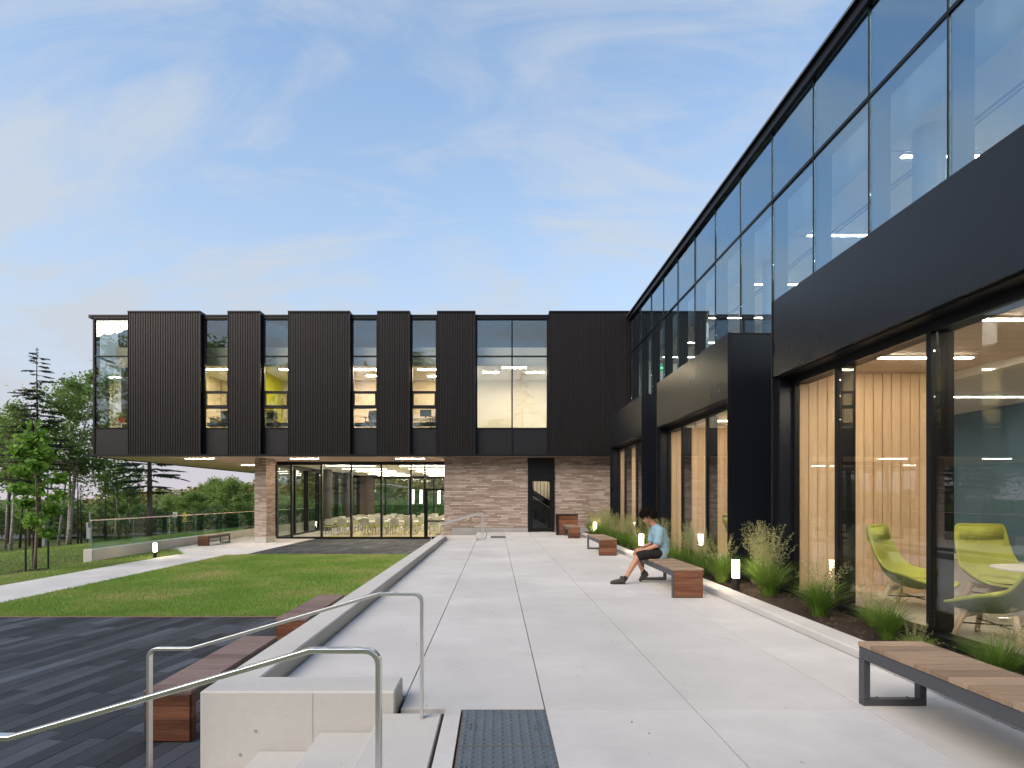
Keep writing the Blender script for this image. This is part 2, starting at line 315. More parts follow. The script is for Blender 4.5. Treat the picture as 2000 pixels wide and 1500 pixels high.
# ------------------------------------------------------------------ mesh helpers
WL = {}
def wl(o): return WL.get(o, Vector((0, 0, 0)))
def tag(o, label=None, cat=None, group=None, kind=None):
    if label: o['label'] = label
    if cat: o['category'] = cat
    if group: o['group'] = group
    if kind: o['kind'] = kind
    return o
def empty(name, loc, label=None, cat=None, group=None):
    o = bpy.data.objects.new(name, None); COL.objects.link(o); o.location = loc; o.empty_display_size = 0.2
    WL[o] = Vector(loc); return tag(o, label, cat, group)
def attach(o, loc, parent):
    loc = Vector(loc); WL[o] = loc; COL.objects.link(o)
    if parent is not None: o.parent = parent; o.location = loc - wl(parent)
    else: o.location = loc
    return o
def smooth_mesh(me, on=True):
    if on: me.polygons.foreach_set('use_smooth', [True] * len(me.polygons))

class MB:
    def __init__(s): s.v = []; s.f = []
    def add(s, vs, fs):
        b = len(s.v); s.v.extend([tuple(p) for p in vs]); s.f.extend([tuple(i + b for i in f) for f in fs]); return s
    def box(s, x0, x1, y0, y1, z0, z1):
        return s.add([(x0, y0, z0), (x1, y0, z0), (x1, y1, z0), (x0, y1, z0), (x0, y0, z1), (x1, y0, z1), (x1, y1, z1), (x0, y1, z1)],
                     [(0, 3, 2, 1), (4, 5, 6, 7), (0, 1, 5, 4), (1, 2, 6, 5), (2, 3, 7, 6), (3, 0, 4, 7)])
    def prism(s, pts, axis, a, b):
        n = len(pts); vs = []
        for k in (a, b):
            for p, q in pts:
                vs.append({'x': (k, p, q), 'y': (p, k, q), 'z': (p, q, k)}[axis])
        fs = [tuple(range(n))[::-1], tuple(range(n, 2 * n))] + [(i, (i + 1) % n, n + (i + 1) % n, n + i) for i in range(n)]
        return s.add(vs, fs)
    def tube(s, path, rad, n=8, cap=True):
        path = [Vector(p) for p in path]; m = len(path)
        if isinstance(rad, (int, float)): rad = [rad] * m
        vs = []; up = None
        for i, p in enumerate(path):
            t = (path[min(i + 1, m - 1)] - path[max(i - 1, 0)]); t = t.normalized() if t.length > 1e-9 else Vector((0, 0, 1))
            if up is None: up = Vector((1, 0, 0)) if abs(t.x) < 0.8 else Vector((0, 1, 0))
            a = t.cross(up); a = a.normalized() if a.length > 1e-6 else t.orthogonal().normalized()
            b = t.cross(a).normalized(); up = -b if False else a.cross(t)
            for k in range(n):
                an = 2 * math.pi * k / n; vs.append(p + (a * math.cos(an) + b * math.sin(an)) * rad[i])
        fs = []
        for i in range(m - 1):
            for k in range(n):
                fs.append((i * n + k, i * n + (k + 1) % n, (i + 1) * n + (k + 1) % n, (i + 1) * n + k))
        if cap: fs.append(tuple(range(n))[::-1]); fs.append(tuple((m - 1) * n + k for k in range(n)))
        return s.add(vs, fs)
    def lathe(s, prof, c=(0, 0, 0), n=20):
        vs = []; m = len(prof)
        for r, z in prof:
            for k in range(n):
                an = 2 * math.pi * k / n; vs.append((c[0] + r * math.cos(an), c[1] + r * math.sin(an), c[2] + z))
        fs = [(i * n + k, i * n + (k + 1) % n, (i + 1) * n + (k + 1) % n, (i + 1) * n + k) for i in range(m - 1) for k in range(n)]
        fs.append(tuple(range(n))[::-1]); fs.append(tuple((m - 1) * n + k for k in range(n)))
        return s.add(vs, fs)
    def bar(s, path, w, h, wy=(0, 1, 0)):
        # rectangular bar swept along a path lying in a plane whose normal is wy; w along wy, h in plane
        wy = Vector(wy); path = [Vector(p) for p in path]; m = len(path); vs = []
        for i, p in enumerate(path):
            d = []
            if i > 0: d.append((path[i] - path[i - 1]).normalized())
            if i < m - 1: d.append((path[i + 1] - path[i]).normalized())
            t = sum(d, Vector((0, 0, 0))).normalized(); nn = wy.cross(t).normalized()
            k = 1.0 / max(0.3, nn.dot(wy.cross(d[0]).normalized()))
            for sa, sb in ((-1, -1), (1, -1), (1, 1), (-1, 1)): vs.append(p + wy * (sa * w / 2) + nn * (sb * h / 2 * k))
        fs = [(i * 4 + k, i * 4 + (k + 1) % 4, (i + 1) * 4 + (k + 1) % 4, (i + 1) * 4 + k) for i in range(m - 1) for k in range(4)]
        fs += [(3, 2, 1, 0), tuple((m - 1) * 4 + k for k in range(4))]
        return s.add(vs, fs)
    def build(s, name, mat, parent=None, bevel=0, seg=1, smooth=False, loc=None, fix=True):
        v = np.array(s.v, dtype=float)
        o = Vector(loc) if loc is not None else Vector(((v[:, 0].min() + v[:, 0].max()) / 2, (v[:, 1].min() + v[:, 1].max()) / 2, v[:, 2].min()))
        v = v - np.array(o)
        me = bpy.data.meshes.new(name); me.from_pydata(v.tolist(), [], s.f)
        if bevel or fix:
            bm = bmesh.new(); bm.from_mesh(me)
            if fix: bmesh.ops.recalc_face_normals(bm, faces=bm.faces)
            if bevel: bmesh.ops.bevel(bm, geom=list(bm.edges), offset=bevel, segments=seg, affect='EDGES', clamp_overlap=True)
            bm.to_mesh(me); bm.free()
        me.materials.append(MATS[mat]); smooth_mesh(me, smooth)
        return attach(bpy.data.objects.new(name, me), o, parent)
BOXC = {}
def bx(name, mat, parent, x0, x1, y0, y1, z0, z1, bevel=0.0, rotz=0.0):
    """one box piece as an object; alike pieces share their mesh"""
    d = (round(abs(x1 - x0), 4), round(abs(y1 - y0), 4), round(abs(z1 - z0), 4), round(bevel, 4), mat)
    me = BOXC.get(d)
    if me is None:
        m = MB().box(-d[0] / 2, d[0] / 2, -d[1] / 2, d[1] / 2, 0, d[2])
        me = bpy.data.meshes.new(name); me.from_pydata(m.v, [], m.f)
        if bevel:
            bm = bmesh.new(); bm.from_mesh(me); bmesh.ops.bevel(bm, geom=list(bm.edges), offset=bevel, segments=1, affect='EDGES', clamp_overlap=True); bm.to_mesh(me); bm.free()
        me.materials.append(MATS[mat]); BOXC[d] = me
    o = attach(bpy.data.objects.new(name, me), ((x0 + x1) / 2, (y0 + y1) / 2, min(z0, z1)), parent)
    if rotz: o.rotation_euler[2] = rotz
    return o
def np_mesh(name, verts, nper, mat, parent=None, loc=(0, 0, 0), kind=None):
    """fast mesh of many separate nper-gons; verts (n*nper,3)"""
    verts = np.asarray(verts, dtype=np.float32).reshape(-1, 3); n = len(verts); k = n // nper
    me = bpy.data.meshes.new(name); me.vertices.add(n); me.vertices.foreach_set('co', verts.ravel())
    me.loops.add(n); me.loops.foreach_set('vertex_index', np.arange(n, dtype=np.int32))
    me.polygons.add(k); me.polygons.foreach_set('loop_start', np.arange(0, n, nper, dtype=np.int32))
    me.update(calc_edges=True); me.validate(); me.materials.append(MATS[mat])
    o = attach(bpy.data.objects.new(name, me), loc, parent)
    if kind: o['kind'] = kind
    return o
KIDS = {}
def copy_tree(o, loc, rz=0, label=None, scale=None, parent=None, group=None):
    c = o.copy(); COL.objects.link(c)
    if parent is not None: c.parent = parent
    else:
        c.location = loc; c.rotation_euler[2] = rz
        if scale: c.scale = scale if isinstance(scale, tuple) else (scale,) * 3
        if label: c['label'] = label
        if group: c['group'] = group
    for ch in o.children: copy_tree(ch, None, parent=c)
    return c
ORD = ['first', 'second', 'third', 'fourth', 'fifth', 'sixth', 'seventh', 'eighth', 'ninth', 'tenth', 'eleventh', 'twelfth', 'thirteenth',
       'fourteenth', 'fifteenth', 'sixteenth', 'seventeenth', 'eighteenth', 'nineteenth', 'twentieth', 'twenty-first', 'twenty-second', 'twenty-third', 'twenty-fourth',
       'twenty-fifth', 'twenty-sixth', 'twenty-seventh', 'twenty-eighth', 'twenty-ninth', 'thirtieth', 'thirty-first', 'thirty-second', 'thirty-third', 'thirty-fourth', 'thirty-fifth', 'thirty-sixth', 'thirty-seventh', 'thirty-eighth', 'thirty-ninth', 'fortieth']
# ================================================================== THE SETTING
ZL = -0.54                                    # lower terrace level
def X_(u, Y): return (u - 968.0) / F * Y
def sstep(a, b, x): t = min(1, max(0, (x - a) / (b - a))); return t * t * (3 - 2 * t)
def ground_z(x, y):
    d = max(-14.5 - x, y - 52, 0.0)
    z = -0.62 - 1.75 * sstep(0, 24, d)
    return z + 0.10 * math.sin(x * 0.31 + 1) * math.sin(y * 0.23) * sstep(2, 12, d)
def grid_axis(a, b, dense_a, dense_b, fine, coarse):
    r = list(np.arange(a, dense_a, coarse)) + list(np.arange(dense_a, dense_b, fine)) + list(np.arange(dense_b, b + coarse, coarse)); return r
gx = grid_axis(-900, 900, -60, 30, 2.0, 30); gy = grid_axis(-300, 1500, -20, 90, 2.0, 40)
g = MB(); g.v = [(x, y, ground_z(x, y)) for y in gy for x in gx]; nx = len(gx)
g.f = [(j * nx + i, j * nx + i + 1, (j + 1) * nx + i + 1, (j + 1) * nx + i) for j in range(len(gy) - 1) for i in range(nx - 1)]
ground = tag(g.build('ground', 'rough_ground', smooth=True, fix=False, loc=(0, 0, 0)), 'rough grassy ground sloping away to the trees', None, None, 'structure')

# ---- plaza: poured base with separate slabs
JX = [-1.80, -0.695, 0.36, 1.447, 2.698, 3.47]; JY = [4.14 + 1.56 * k for k in range(-3, 15)]
pl = MB(); pl.box(-0.34, 3.47, -0.6, 25.4, -0.60, -0.034); pl.box(-1.81, -0.34, 4.2, 20.75, -0.60, -0.034)
plaza = tag(pl.build('plaza', 'mulch', fix=False), 'upper concrete plaza of large broom-finished slabs', None, None, 'structure')
gap = 0.0045
for i in range(5):
    for j in range(len(JY) - 1):
        x0, x1, y0, y1 = JX[i], JX[i + 1], JY[j], JY[j + 1]
        if y1 > 24.0: y1 = 25.42
        if y0 > 24.1: continue
        if i == 0:
            if y0 < 4 or y0 > 19.5: continue
            y0 = max(y0, 4.42); y1 = min(y1, 20.6) if y1 < 19.5 else 20.58
            if y0 >= y1: continue
        if i == 1:
            if y0 < 4.1: x0 = -0.37
            if y0 > 20.6: x0 = -0.37
            if y0 < 4.1: x1 = -0.245 if y0 > 2.5 else 0.36
        g2 = gap if i not in () else gap
        bx('concrete_slab', 'slab_concrete', plaza, x0 + g2, x1 - g2, y0 + gap * 0.6, y1 - gap * 0.6, -0.04, 0.0, 0.0012)
bx('concrete_slab', 'slab_concrete', plaza, -0.245 + gap, 0.36 - gap, JY[1] + 0.004, 2.905, -0.04, 0.0, 0.0035) if False else None

# ---- retaining / seat wall with its two returned ends
w = MB()
w.prism([(-2.12, 4.07), (-0.72, 4.07), (-0.72, 4.41), (-1.82, 4.41), (-1.82, 20.60), (-0.68, 20.60), (-0.68, 20.90), (-2.12, 20.90)], 'z', -0.75, 0.152)
seat_wall = tag(w.build('seat_wall', 'cast_concrete', bevel=0.012), 'low pale cast-concrete wall edging the raised plaza', 'concrete wall')
for px, pz in ((-1.72, -0.13), (-1.83, -0.30)):
    m = MB(); m.tube([(px, 4.069, pz), (px, 4.066, pz)], 0.0105, 12); m.build('tie_hole', 'brick_plinth', seat_wall)
bx('joint', 'brick_plinth', seat_wall, -1.312, -1.308, 4.0685, 4.0705, -0.6, 0.14)

# ---- steps down to the lower terrace (near and far)
def stairs(y0, y1, label):
    r = empty('concrete_steps', (-1.2, (y0 + y1) / 2, ZL), label, 'steps', 'steps beside the plaza')
    xs = [-0.385, -0.80, -1.235, -1.67, -2.10]
    for k in range(4):
        zt = -0.135 * k
        bx('step', 'cast_concrete', r, xs[k + 1] - 0.02, xs[k] if k == 0 else xs[k] - 0.021, y0, y1, -0.70, zt, 0.008)
    bx('drain_slot', 'mulch', r, -0.384, -0.372, y0, y1, -0.3, -0.006)
    return r
stairs(1.3, 4.062, 'pale concrete steps in the foreground beside the wall end')
stairs(20.91, 25.3, 'far concrete steps descending in front of the brick wall')

# ---- kerb of the planting bed, bed soil
k = MB(); y = -1.0
kerb = empty('planter_kerb', (3.62, 12, 0), 'low concrete kerb between plaza and grass bed', 'kerb')
while y < 24.9:
    y2 = min(y + 3.12, 25.0)
    bx('kerb_stone', 'cast_concrete', kerb, 3.482, 3.77, y + 0.004, y2 - 0.004, -0.15, 0.082, 0.012); y = y2
tag(MB().box(3.472, 3.481, -1, 25, -0.2, -0.004).build('gravel_strip', 'mulch'), 'dark gap along the kerb foot', None, None, 'structure')
sb = MB(); n_ = 60
for i in range(n_):
    for j in range(6):
        pass
xs = np.linspace(3.771, 5.84, 9); ys = np.linspace(-1, 25.4, 120)
sb.v = [(x, yy, (0.015 if x < 4.62 else -0.09) + 0.02 * math.sin(x * 9 + yy * 3.1) * math.sin(yy * 5.3) + 0.012 * random.random()) for yy in ys for x in xs]
sb.f = [(j * 9 + i, j * 9 + i + 1, (j + 1) * 9 + i + 1, (j + 1) * 9 + i) for j in range(119) for i in range(8)]
tag(sb.build('planting_bed', 'mulch', fix=False, smooth=True), 'dark mulch bed along the glazed wing', None, None, 'structure')

# ---- lower terrace: plank pavers laid 10 degrees off the wall, in two fields
def pavers(name, x0, x1, y0, y1, ang, w_, as_parts, label):
    base = MB().box(x0, x1, y0, y1, -0.75, ZL - 0.012).build(name, 'mulch'); tag(base, label, None, None, 'structure')
    ca, sa = math.cos(R(-ang)), math.sin(R(-ang)); cx, cy_ = (x0 + x1) / 2, (y0 + y1) / 2
    H = 14; cells = []
    nrow = int(2 * H / w_)
    for i in range(nrow):
        a = -H + i * w_; b = -H + random.random() * 0.9
        while b < H:
            ln = random.choice((0.6, 0.75, 0.9, 0.9, 1.2)); cells.append((a, b, ln)); b += ln
    out = []
    for a, b, ln in cells:
        g_ = 0.0025
        pts = [(a + g_, b + g_), (a + w_ - g_, b + g_), (a + w_ - g_, b + ln - g_), (a + g_, b + ln - g_)]
        P = [(cx + p * ca - q * sa, cy_ + p * sa + q * ca) for p, q in pts]
        # clip to the field rectangle
        for (ax, lim, sgn) in ((0, x0, 1), (0, x1, -1), (1, y0, 1), (1, y1, -1)):
            Q = []
            for i2 in range(len(P)):
                p, q = P[i2], P[(i2 + 1) % len(P)]; dp = (p[ax] - lim) * sgn; dq = (q[ax] - lim) * sgn
                if dp >= 0: Q.append(p)
                if (dp >= 0) != (dq >= 0): t = dp / (dp - dq); Q.append((p[0] + (q[0] - p[0]) * t, p[1] + (q[1] - p[1]) * t))
            P = Q
            if len(P) < 3: break
        if len(P) < 3: continue
        ar = 0.5 * abs(sum(P[i][0] * P[(i + 1) % len(P)][1] - P[(i + 1) % len(P)][0] * P[i][1] for i in range(len(P))))
        if ar < 0.004: continue
        out.append(P)
    def seen(P):
        x = sum(p[0] for p in P) / len(P); yy = sum(p[1] for p in P) / len(P)
        return yy > 3.6 and x > -0.90 * yy - 0.3 and x < -2.1
    out.sort(key=lambda P: (not seen(P), sum(p[1] for p in P) / len(P)))
    rest = MB()
    for k_, P in enumerate(out):
        dz = random.uniform(-0.0012, 0.0012)
        if as_parts and k_ < 295:
            MB().prism(P, 'z', ZL - 0.03, ZL + dz).build('paver', 'dark_paver', base, fix=True)
        else: rest.prism(P, 'z', ZL - 0.03, ZL + dz)
    if rest.v:
        o = rest.build('paver_field', 'dark_paver', base); o['kind'] = 'stuff'
    return base
pavers('paver_terrace', -14, -2.125, 1.0, 9.93, 10.2, 0.172, True, 'dark grey plank pavers of the lower terrace')
pavers('far_paver_terrace', -9.15, -2.125, 20.82, 28.55, 10.2, 0.172, False, 'far strip of dark plank pavers by the hall glass')
pv = MB().box(-2.125, -0.5, 1.0, 4.06, -0.8, -0.60).build('stair_base', 'mulch'); tag(pv, 'base under the steps', None, None, 'structure')

# ---- path and concrete apron
pth = empty('path', (-10.7, 15, ZL), None, None)
pth['kind'] = 'structure'; pth['label'] = 'pale concrete path curving past the lawn'
yy = -4.0
while yy < 20.8:
    y2 = min(yy + 3.0, 20.8); bx('concrete_slab', 'slab_concrete', pth, -11.68, -9.76, yy + 0.003, y2 - 0.003, -0.66, ZL + 0.006, 0.004); yy = y2
for (x0, x1) in ((-13.35, -11.3), (-11.3, -9.16)):
    yy = 20.8
    while yy < 50:
        y2 = yy + 2.4
        if not (x0 < -12 and yy < 23): bx('concrete_slab', 'slab_concrete', pth, x0 + 0.003, x1 - 0.003, yy + 0.003, y2 - 0.003, -0.66, ZL + 0.006, 0.004)
        else:
            MB().prism([(-13.0, 23.2), (-11.3, 20.803), (-11.303, 23.197)], 'z', -0.66, ZL + 0.006).build('concrete_slab', 'slab_concrete', pth) if yy < 21 else None
        yy = y2
# ---- lawn
def lawn_sheet(name, pts, mat, label, zt=ZL + 0.0):
    m = MB().prism(pts, 'z', -0.75, zt); return tag(m.build(name, mat), label, None, None, 'structure')
lawn = lawn_sheet('lawn', [(-9.755, 9.935), (-2.125, 9.935), (-2.125, 20.815), (-9.2, 20.815), (-9.62, 20.45), (-9.755, 19.9)], 'lawn_soil', 'mown lawn between the terrace and the path')
lawn_sheet('lawn_edge', [(-9.75, 9.90), (-2.13, 9.90), (-2.13, 9.99), (-9.75, 9.99)], 'dry_edge', 'dry straw-coloured edge of the lawn', ZL + 0.008)
def blades(name, n, region, h, wd, mat, label, zf):
    P = region(n); n = len(P); a = rng.uniform(0, 2 * np.pi, n); hh = h * rng.uniform(0.55, 1.25, n); ww = wd * rng.uniform(0.7, 1.3, n)
    le = rng.normal(0, 0.45, (n, 2)) * hh[:, None]
    z = np.array([zf(p[0], p[1]) for p in P])
    v = np.zeros((n, 3, 3)); v[:, 0, 0] = P[:, 0] - np.cos(a) * ww; v[:, 0, 1] = P[:, 1] - np.sin(a) * ww; v[:, 0, 2] = z
    v[:, 1, 0] = P[:, 0] + np.cos(a) * ww; v[:, 1, 1] = P[:, 1] + np.sin(a) * ww; v[:, 1, 2] = z
    v[:, 2, 0] = P[:, 0] + le[:, 0]; v[:, 2, 1] = P[:, 1] + le[:, 1]; v[:, 2, 2] = z + hh
    return tag(np_mesh(name, v, 3, mat, kind='stuff'), label, None)
def reg_lawn(n):
    y_ = 9.95 + (rng.random(n) ** 1.3) * 10.84 - np.where(rng.random(n) < 0.02, np.abs(rng.normal(0, 0.03, n)), 0); x_ = rng.uniform(-9.77, -2.14, n); return np.stack([x_, y_], 1)[~((x_ < -9.3) & (y_ > 20.5))]
blades('lawn_grass', 150000, reg_lawn, 0.042, 0.006, 'lawn_blade', 'short green grass of the lawn', lambda x, y: ZL)
def reg_left(n):
    y_ = 8 + rng.random(n) ** 0.8 * 34; x_ = -11.69 - rng.random(n) ** 1.2 * 22
    keep = ~((x_ > -13.9) & (y_ > 18.7) & (x_ < -13.2)) & ~((x_ > -13.5) & (y_ > 23.2 + (x_ + 13.0) * -1.4)) & ~((x_ > -13.4) & (y_ > 23))
    return np.stack([x_, y_], 1)[keep]
blades('meadow_grass', 90000, reg_left, 0.055, 0.008, 'lawn_blade', 'rougher grass left of the path', lambda x, y: ground_z(x, y) + (0.05 if x > -13.6 else 0.03))
strip = MB().prism([(-13.4, 10), (-11.69, 10), (-11.69, 21.2), (-13.0, 23.15), (-13.36, 23.2)], 'z', -0.75, -0.565).build('grass_strip', 'lawn_soil')
tag(strip, 'narrow grass strip between path and guard wall', None, None, 'structure')
# ---- far road
rd = MB(); P = [(-160, 49), (-70, 50), (-45, 53), (-28, 60), (-18, 68), (0, 75), (60, 84), (200, 100)]
for (a, b) in zip(P[:-1], P[1:]):
    m_ = 6
    for q in range(m_):
        t0, t1 = q / m_, (q + 1) / m_; p0 = (a[0] + (b[0] - a[0]) * t0, a[1] + (b[1] - a[1]) * t0); p1 = (a[0] + (b[0] - a[0]) * t1, a[1] + (b[1] - a[1]) * t1)
        z0 = max(ground_z(*p0), ground_z(p0[0], p0[1] + 7)) + 0.06; z1 = max(ground_z(*p1), ground_z(p1[0], p1[1] + 7)) + 0.06
        rd.add([(p0[0], p0[1], z0), (p1[0], p1[1], z1), (p1[0], p1[1] + 7, z1), (p0[0], p0[1] + 7, z0)], [(0, 1, 2, 3)])
tag(rd.build('road', 'asphalt', fix=False), 'grey road passing beyond the trees', None, None, 'structure')

# ================================================================== THE BUILDING
BLD = empty('building', (-3, 30, ZL), 'two-storey L-shaped building with black corrugated upper floor and glazed wing', 'building')
def part(name, mb, mat, parent=BLD, **kw): return mb.build(name, mat, parent, **kw)

# ---------------- left wing, upper storey
YF, YW = 24.75, 25.0
ZB, ZT = 3.364, 9.60
PU = [(250, 391), (445, 508), (563, 683), (737, 800), (854, 928), (1073, None)]
PX = [(X_(a, YF), X_(b, YF) if b else 5.86) for a, b in PU]
def corrugated(x0, x1):
    n = max(2, int(round((x1 - x0) / 0.108))); p = (x1 - x0) / n; pts = []
    for i in range(n):
        a = x0 + i * p
        pts += [(a, YF + 0.024), (a + p * 0.28, YF + 0.024), (a + p * 0.42, YF), (a + p * 0.86, YF)]
    pts += [(x1, YF + 0.024), (x1, YW + 0.2), (x0, YW + 0.2)]
    o = part('corrugated_panel', MB().prism(pts, 'z', ZB, ZT), 'corrugated_metal')
    bx('cap', 'black_frame', o, x0 - 0.015, x1 + 0.015, YF - 0.03, YW + 0.9, ZT + 0.001, ZT + 0.075, 0.006)
    bx('edge_trim', 'black_frame', o, x0 - 0.014, x0 + 0.012, YF - 0.008, YW + 0.03, ZB + 0.002, ZT - 0.002)
    bx('edge_trim', 'black_frame', o, x1 - 0.012, x1 + 0.014, YF - 0.008, YW + 0.03, ZB + 0.002, ZT - 0.002)
for a, b in PX: corrugated(a, b)
def window(x0, x1, kind):
    m = MB(); fy0, fy1 = YW - 0.03, YW + 0.10; fw = 0.075
    m.box(x0, x0 + fw, fy0, fy1, 3.42, 9.40); m.box(x1 - fw, x1, fy0, fy1, 3.42, 9.40)
    m.box(x0 + fw, x1 - fw, fy0, fy1, 9.36, 9.40); m.box(x0 + fw, x1 - fw, fy0, fy1, 4.58, 4.615); m.box(x0 + fw, x1 - fw, fy0, fy1, 3.40, 3.45)
    m.box(x0 + fw, x1 - fw, fy0, fy1, 7.735, 7.785)
    o = part('window', m, 'black_frame')
    xm = [(x0 + fw, x1 - fw)]
    if kind == 'wide':
        c = (x0 + x1) / 2; bx('mullion', 'black_frame', o, c - 0.03, c + 0.03, fy0, fy1, 3.452, 9.358)
        xm = [(x0 + fw, c - 0.031), (c + 0.031, x1 - fw)]
    for a, b in xm:
        bx('pane', 'window_glass', o, a, b, YW + 0.03, YW + 0.045, 7.787, 9.358)
        if kind == 'sash':
            bx('pane', 'window_glass', o, a, b, YW + 0.03, YW + 0.045, 6.225, 7.733)
            bx('pane', 'window_glass', o, a, b, YW + 0.03, YW + 0.045, 4.617, 5.455)
            s_ = MB(); s_.box(a - 0.03, b + 0.03, fy0 - 0.03, fy1, 6.12, 6.222); s_.box(a - 0.03, b + 0.03, fy0 - 0.03, fy1, 5.458, 5.60)
            s_.box(a - 0.03, a + 0.05, fy0 - 0.03, fy1, 5.60, 6.12); s_.box(b - 0.05, b + 0.03, fy0 - 0.03, fy1, 5.60, 6.12)
            s_.build('sash', 'black_frame', o)
            bx('pane', 'window_glass', o, a + 0.05, b - 0.05, YW + 0.03, YW + 0.045, 5.601, 6.119)
        else: bx('pane', 'window_glass', o, a, b, YW + 0.03, YW + 0.045, 4.617, 7.733)
        bx('spandrel', 'spandrel', o, a, b, YW + 0.01, YW + 0.05, 3.452, 4.578)
    bx('head_trim', 'black_frame', o, x0, x1, YW - 0.07, YW + 0.3, 9.402, 9.50); bx('head_cap', 'black_frame', o, x0, x1, YW - 0.10, YW + 0.3, 9.501, 9.56)
    return o
XL = X_(182, YW)
window(XL, PX[0][0] - 0.016, 'corner')
for i in range(4): window(PX[i][1] + 0.016, PX[i + 1][0] - 0.016, 'sash')
window(PX[4][1] + 0.016, PX[5][0] - 0.016, 'wide')
# left end: side glazing then solid wall
m = MB()
for yy in (25.15, 27.0, 28.85): m.box(XL, XL + 0.16, yy - 0.05, yy + 0.05, 3.42, 9.4)
m.box(XL, XL + 0.12, 25.2, 28.8, 9.3, 9.4); m.box(XL, XL + 0.12, 25.2, 28.8, 7.73, 7.79); m.box(XL, XL + 0.12, 25.2, 28.8, 4.55, 4.62)
sidew = part('window', m, 'black_frame')
for a, b in ((25.201, 26.949), (27.051, 28.799)):
    for z0, z1 in ((4.621, 7.729), (7.791, 9.299)): bx('pane', 'window_glass', sidew, XL + 0.05, XL + 0.065, a, b, z0, z1)
bx('spandrel', 'spandrel', sidew, XL + 0.03, XL + 0.08, 25.2, 28.8, 3.45, 4.549)
bx('end_wall', 'corrugated_metal', BLD, XL, XL + 0.3, 28.91, 48.0, ZB + 0.01, 9.55)
bx('soffit', 'soffit_panel', BLD, XL + 0.02, 5.9, YW - 0.15, 48.0, ZB - 0.003, ZB + 0.05)
dr = MB(); dr.box(XL - 0.22, 5.86, YW - 0.28, YW - 0.16, ZB - 0.03, ZB + 0.055); dr.box(XL - 0.2, XL + 0.018, YW - 0.159, 48.0, ZB - 0.03, ZB + 0.055)
part('drip_edge', dr, 'black_frame')
tp = MB(); tp.box(XL - 0.14, XL, YW - 0.10, 48, 9.42, 9.56)
part('eave', tp, 'black_frame')
bx('roof', 'black_frame', BLD, XL + 0.01, 14, YW + 0.35, 48, 9.41, 9.54)
bx('rear_wall', 'white_plaster', BLD, XL + 0.31, 14, 47.8, 47.95, ZB + 0.06, 9.405)
# interior of the upper storey
bx('office_floor', 'pale_floor', BLD, XL + 0.17, 5.7, 25.12, 29.0, 4.40, 4.50)
bx('office_ceiling', 'ceiling_tile', BLD, XL + 0.17, 5.7, 25.66, 29.0, 7.50, 7.56)
bx('bulkhead', 'beige_plaster', BLD, XL + 0.6, 5.7, 25.60, 25.659, 7.47, 8.30)
bx('dark_void_sheet', 'black_frame', BLD, XL + 0.6, 5.7, 25.75, 25.80, 8.301, 9.40)  # black sheet standing in for the dark void above the bulkhead
bx('back_wall', 'beige_plaster', BLD, -14.0, -1.76, 29.0, 29.1, 4.41, 7.6)
bx('back_wall', 'white_plaster', BLD, -1.66, 5.7, 28.98, 29.1, 4.41, 7.6)
bx('back_wall', 'beige_plaster', BLD, -16.6, -14.1, 29.0, 29.1, 4.41, 7.6)
for x, mt in ((-14.06, 'beige_plaster'), (-10.92, 'lime_plaster'), (-7.5, 'beige_plaster'), (-4.55, 'tan_plaster'), (-1.72, 'white_plaster'), (5.6, 'white_plaster')):
    bx('partition', mt, BLD, x - 0.05, x + 0.05, 25.26, 28.97, 4.501, 7.499)
# ledge in each office window
for i in range(4):
    x0, x1 = PX[i][1] + 0.1, PX[i + 1][0] - 0.1
    bx('window_ledge', 'spandrel', BLD, x0, x1, 25.14, 25.30, 4.70, 4.86)
cm = MB(); cm.lathe([(0.24, 4.5), (0.24, 7.5)], (-17.08, 26.35, 0), 24); part('corner_column', cm, 'dark_column', smooth=False)

# ---------------- brick wall with door
bw = MB(); YB = 25.5; DX0, DX1 = 1.447, 2.64
bw.box(-2.30, DX0, YB + 0.03, YB + 0.30, -0.62, 3.35); bw.box(DX1, 5.84, YB + 0.03, YB + 0.30, -0.62, 3.35)
wall = part('brick_wall', bw, 'mortar')
pm = MB(); pm.box(-1.98, DX0 - 0.002, YB - 0.012, YB + 0.029, -0.62, 0.20); pm.box(DX1 + 0.002, 5.84, YB - 0.012, YB + 0.029, -0.1, 0.20)
pm.build('plinth', 'brick_plinth', wall)
bricks = []; ph = 0.0712; zc_ = 3.345; row = 0
while zc_ - ph > -0.60:
    for (xa, xb, zmin) in ((-2.30, DX0, 0.20), (DX1, 5.84, 0.20)):
        x = xa - random.random() * 0.55; z1 = zc_ - 0.008; z0 = zc_ - ph
        while x < xb:
            ln = random.choice((0.36, 0.42, 0.48, 0.54)); a = max(x, xa) + (0.004 if x > xa else 0); b = min(x + ln, xb) - 0.006
            if z0 < zmin:
                if xa < 0: b = min(b, -1.985)
                else: b = a
            if b - a > 0.03: bricks.append((a, b, z0, z1, random.choice((0.0, 0.0, 0.006, 0.012, -0.008))))
            x += ln
    zc_ -= ph
bricks.sort(key=lambda q: q[2] if q[0] < 5.1 else 99)
rest = MB()
for i, (a, b, z0, z1, o_) in enumerate(bricks):
    if i < 300: bx('brick', 'ribbon_brick', wall, round(a, 2), round(b, 2), YB - o_, YB + 0.034, z0, z1, 0.003)
    else: rest.box(a, b, YB - o_, YB + 0.034, z0, z1)
o = rest.build('brick_courses', 'ribbon_brick', wall); o['kind'] = 'stuff'
bx('vent', 'tan_plaster', wall, -1.30, -1.14, YB - 0.035, YB - 0.013, 0.52, 0.68, 0.004)
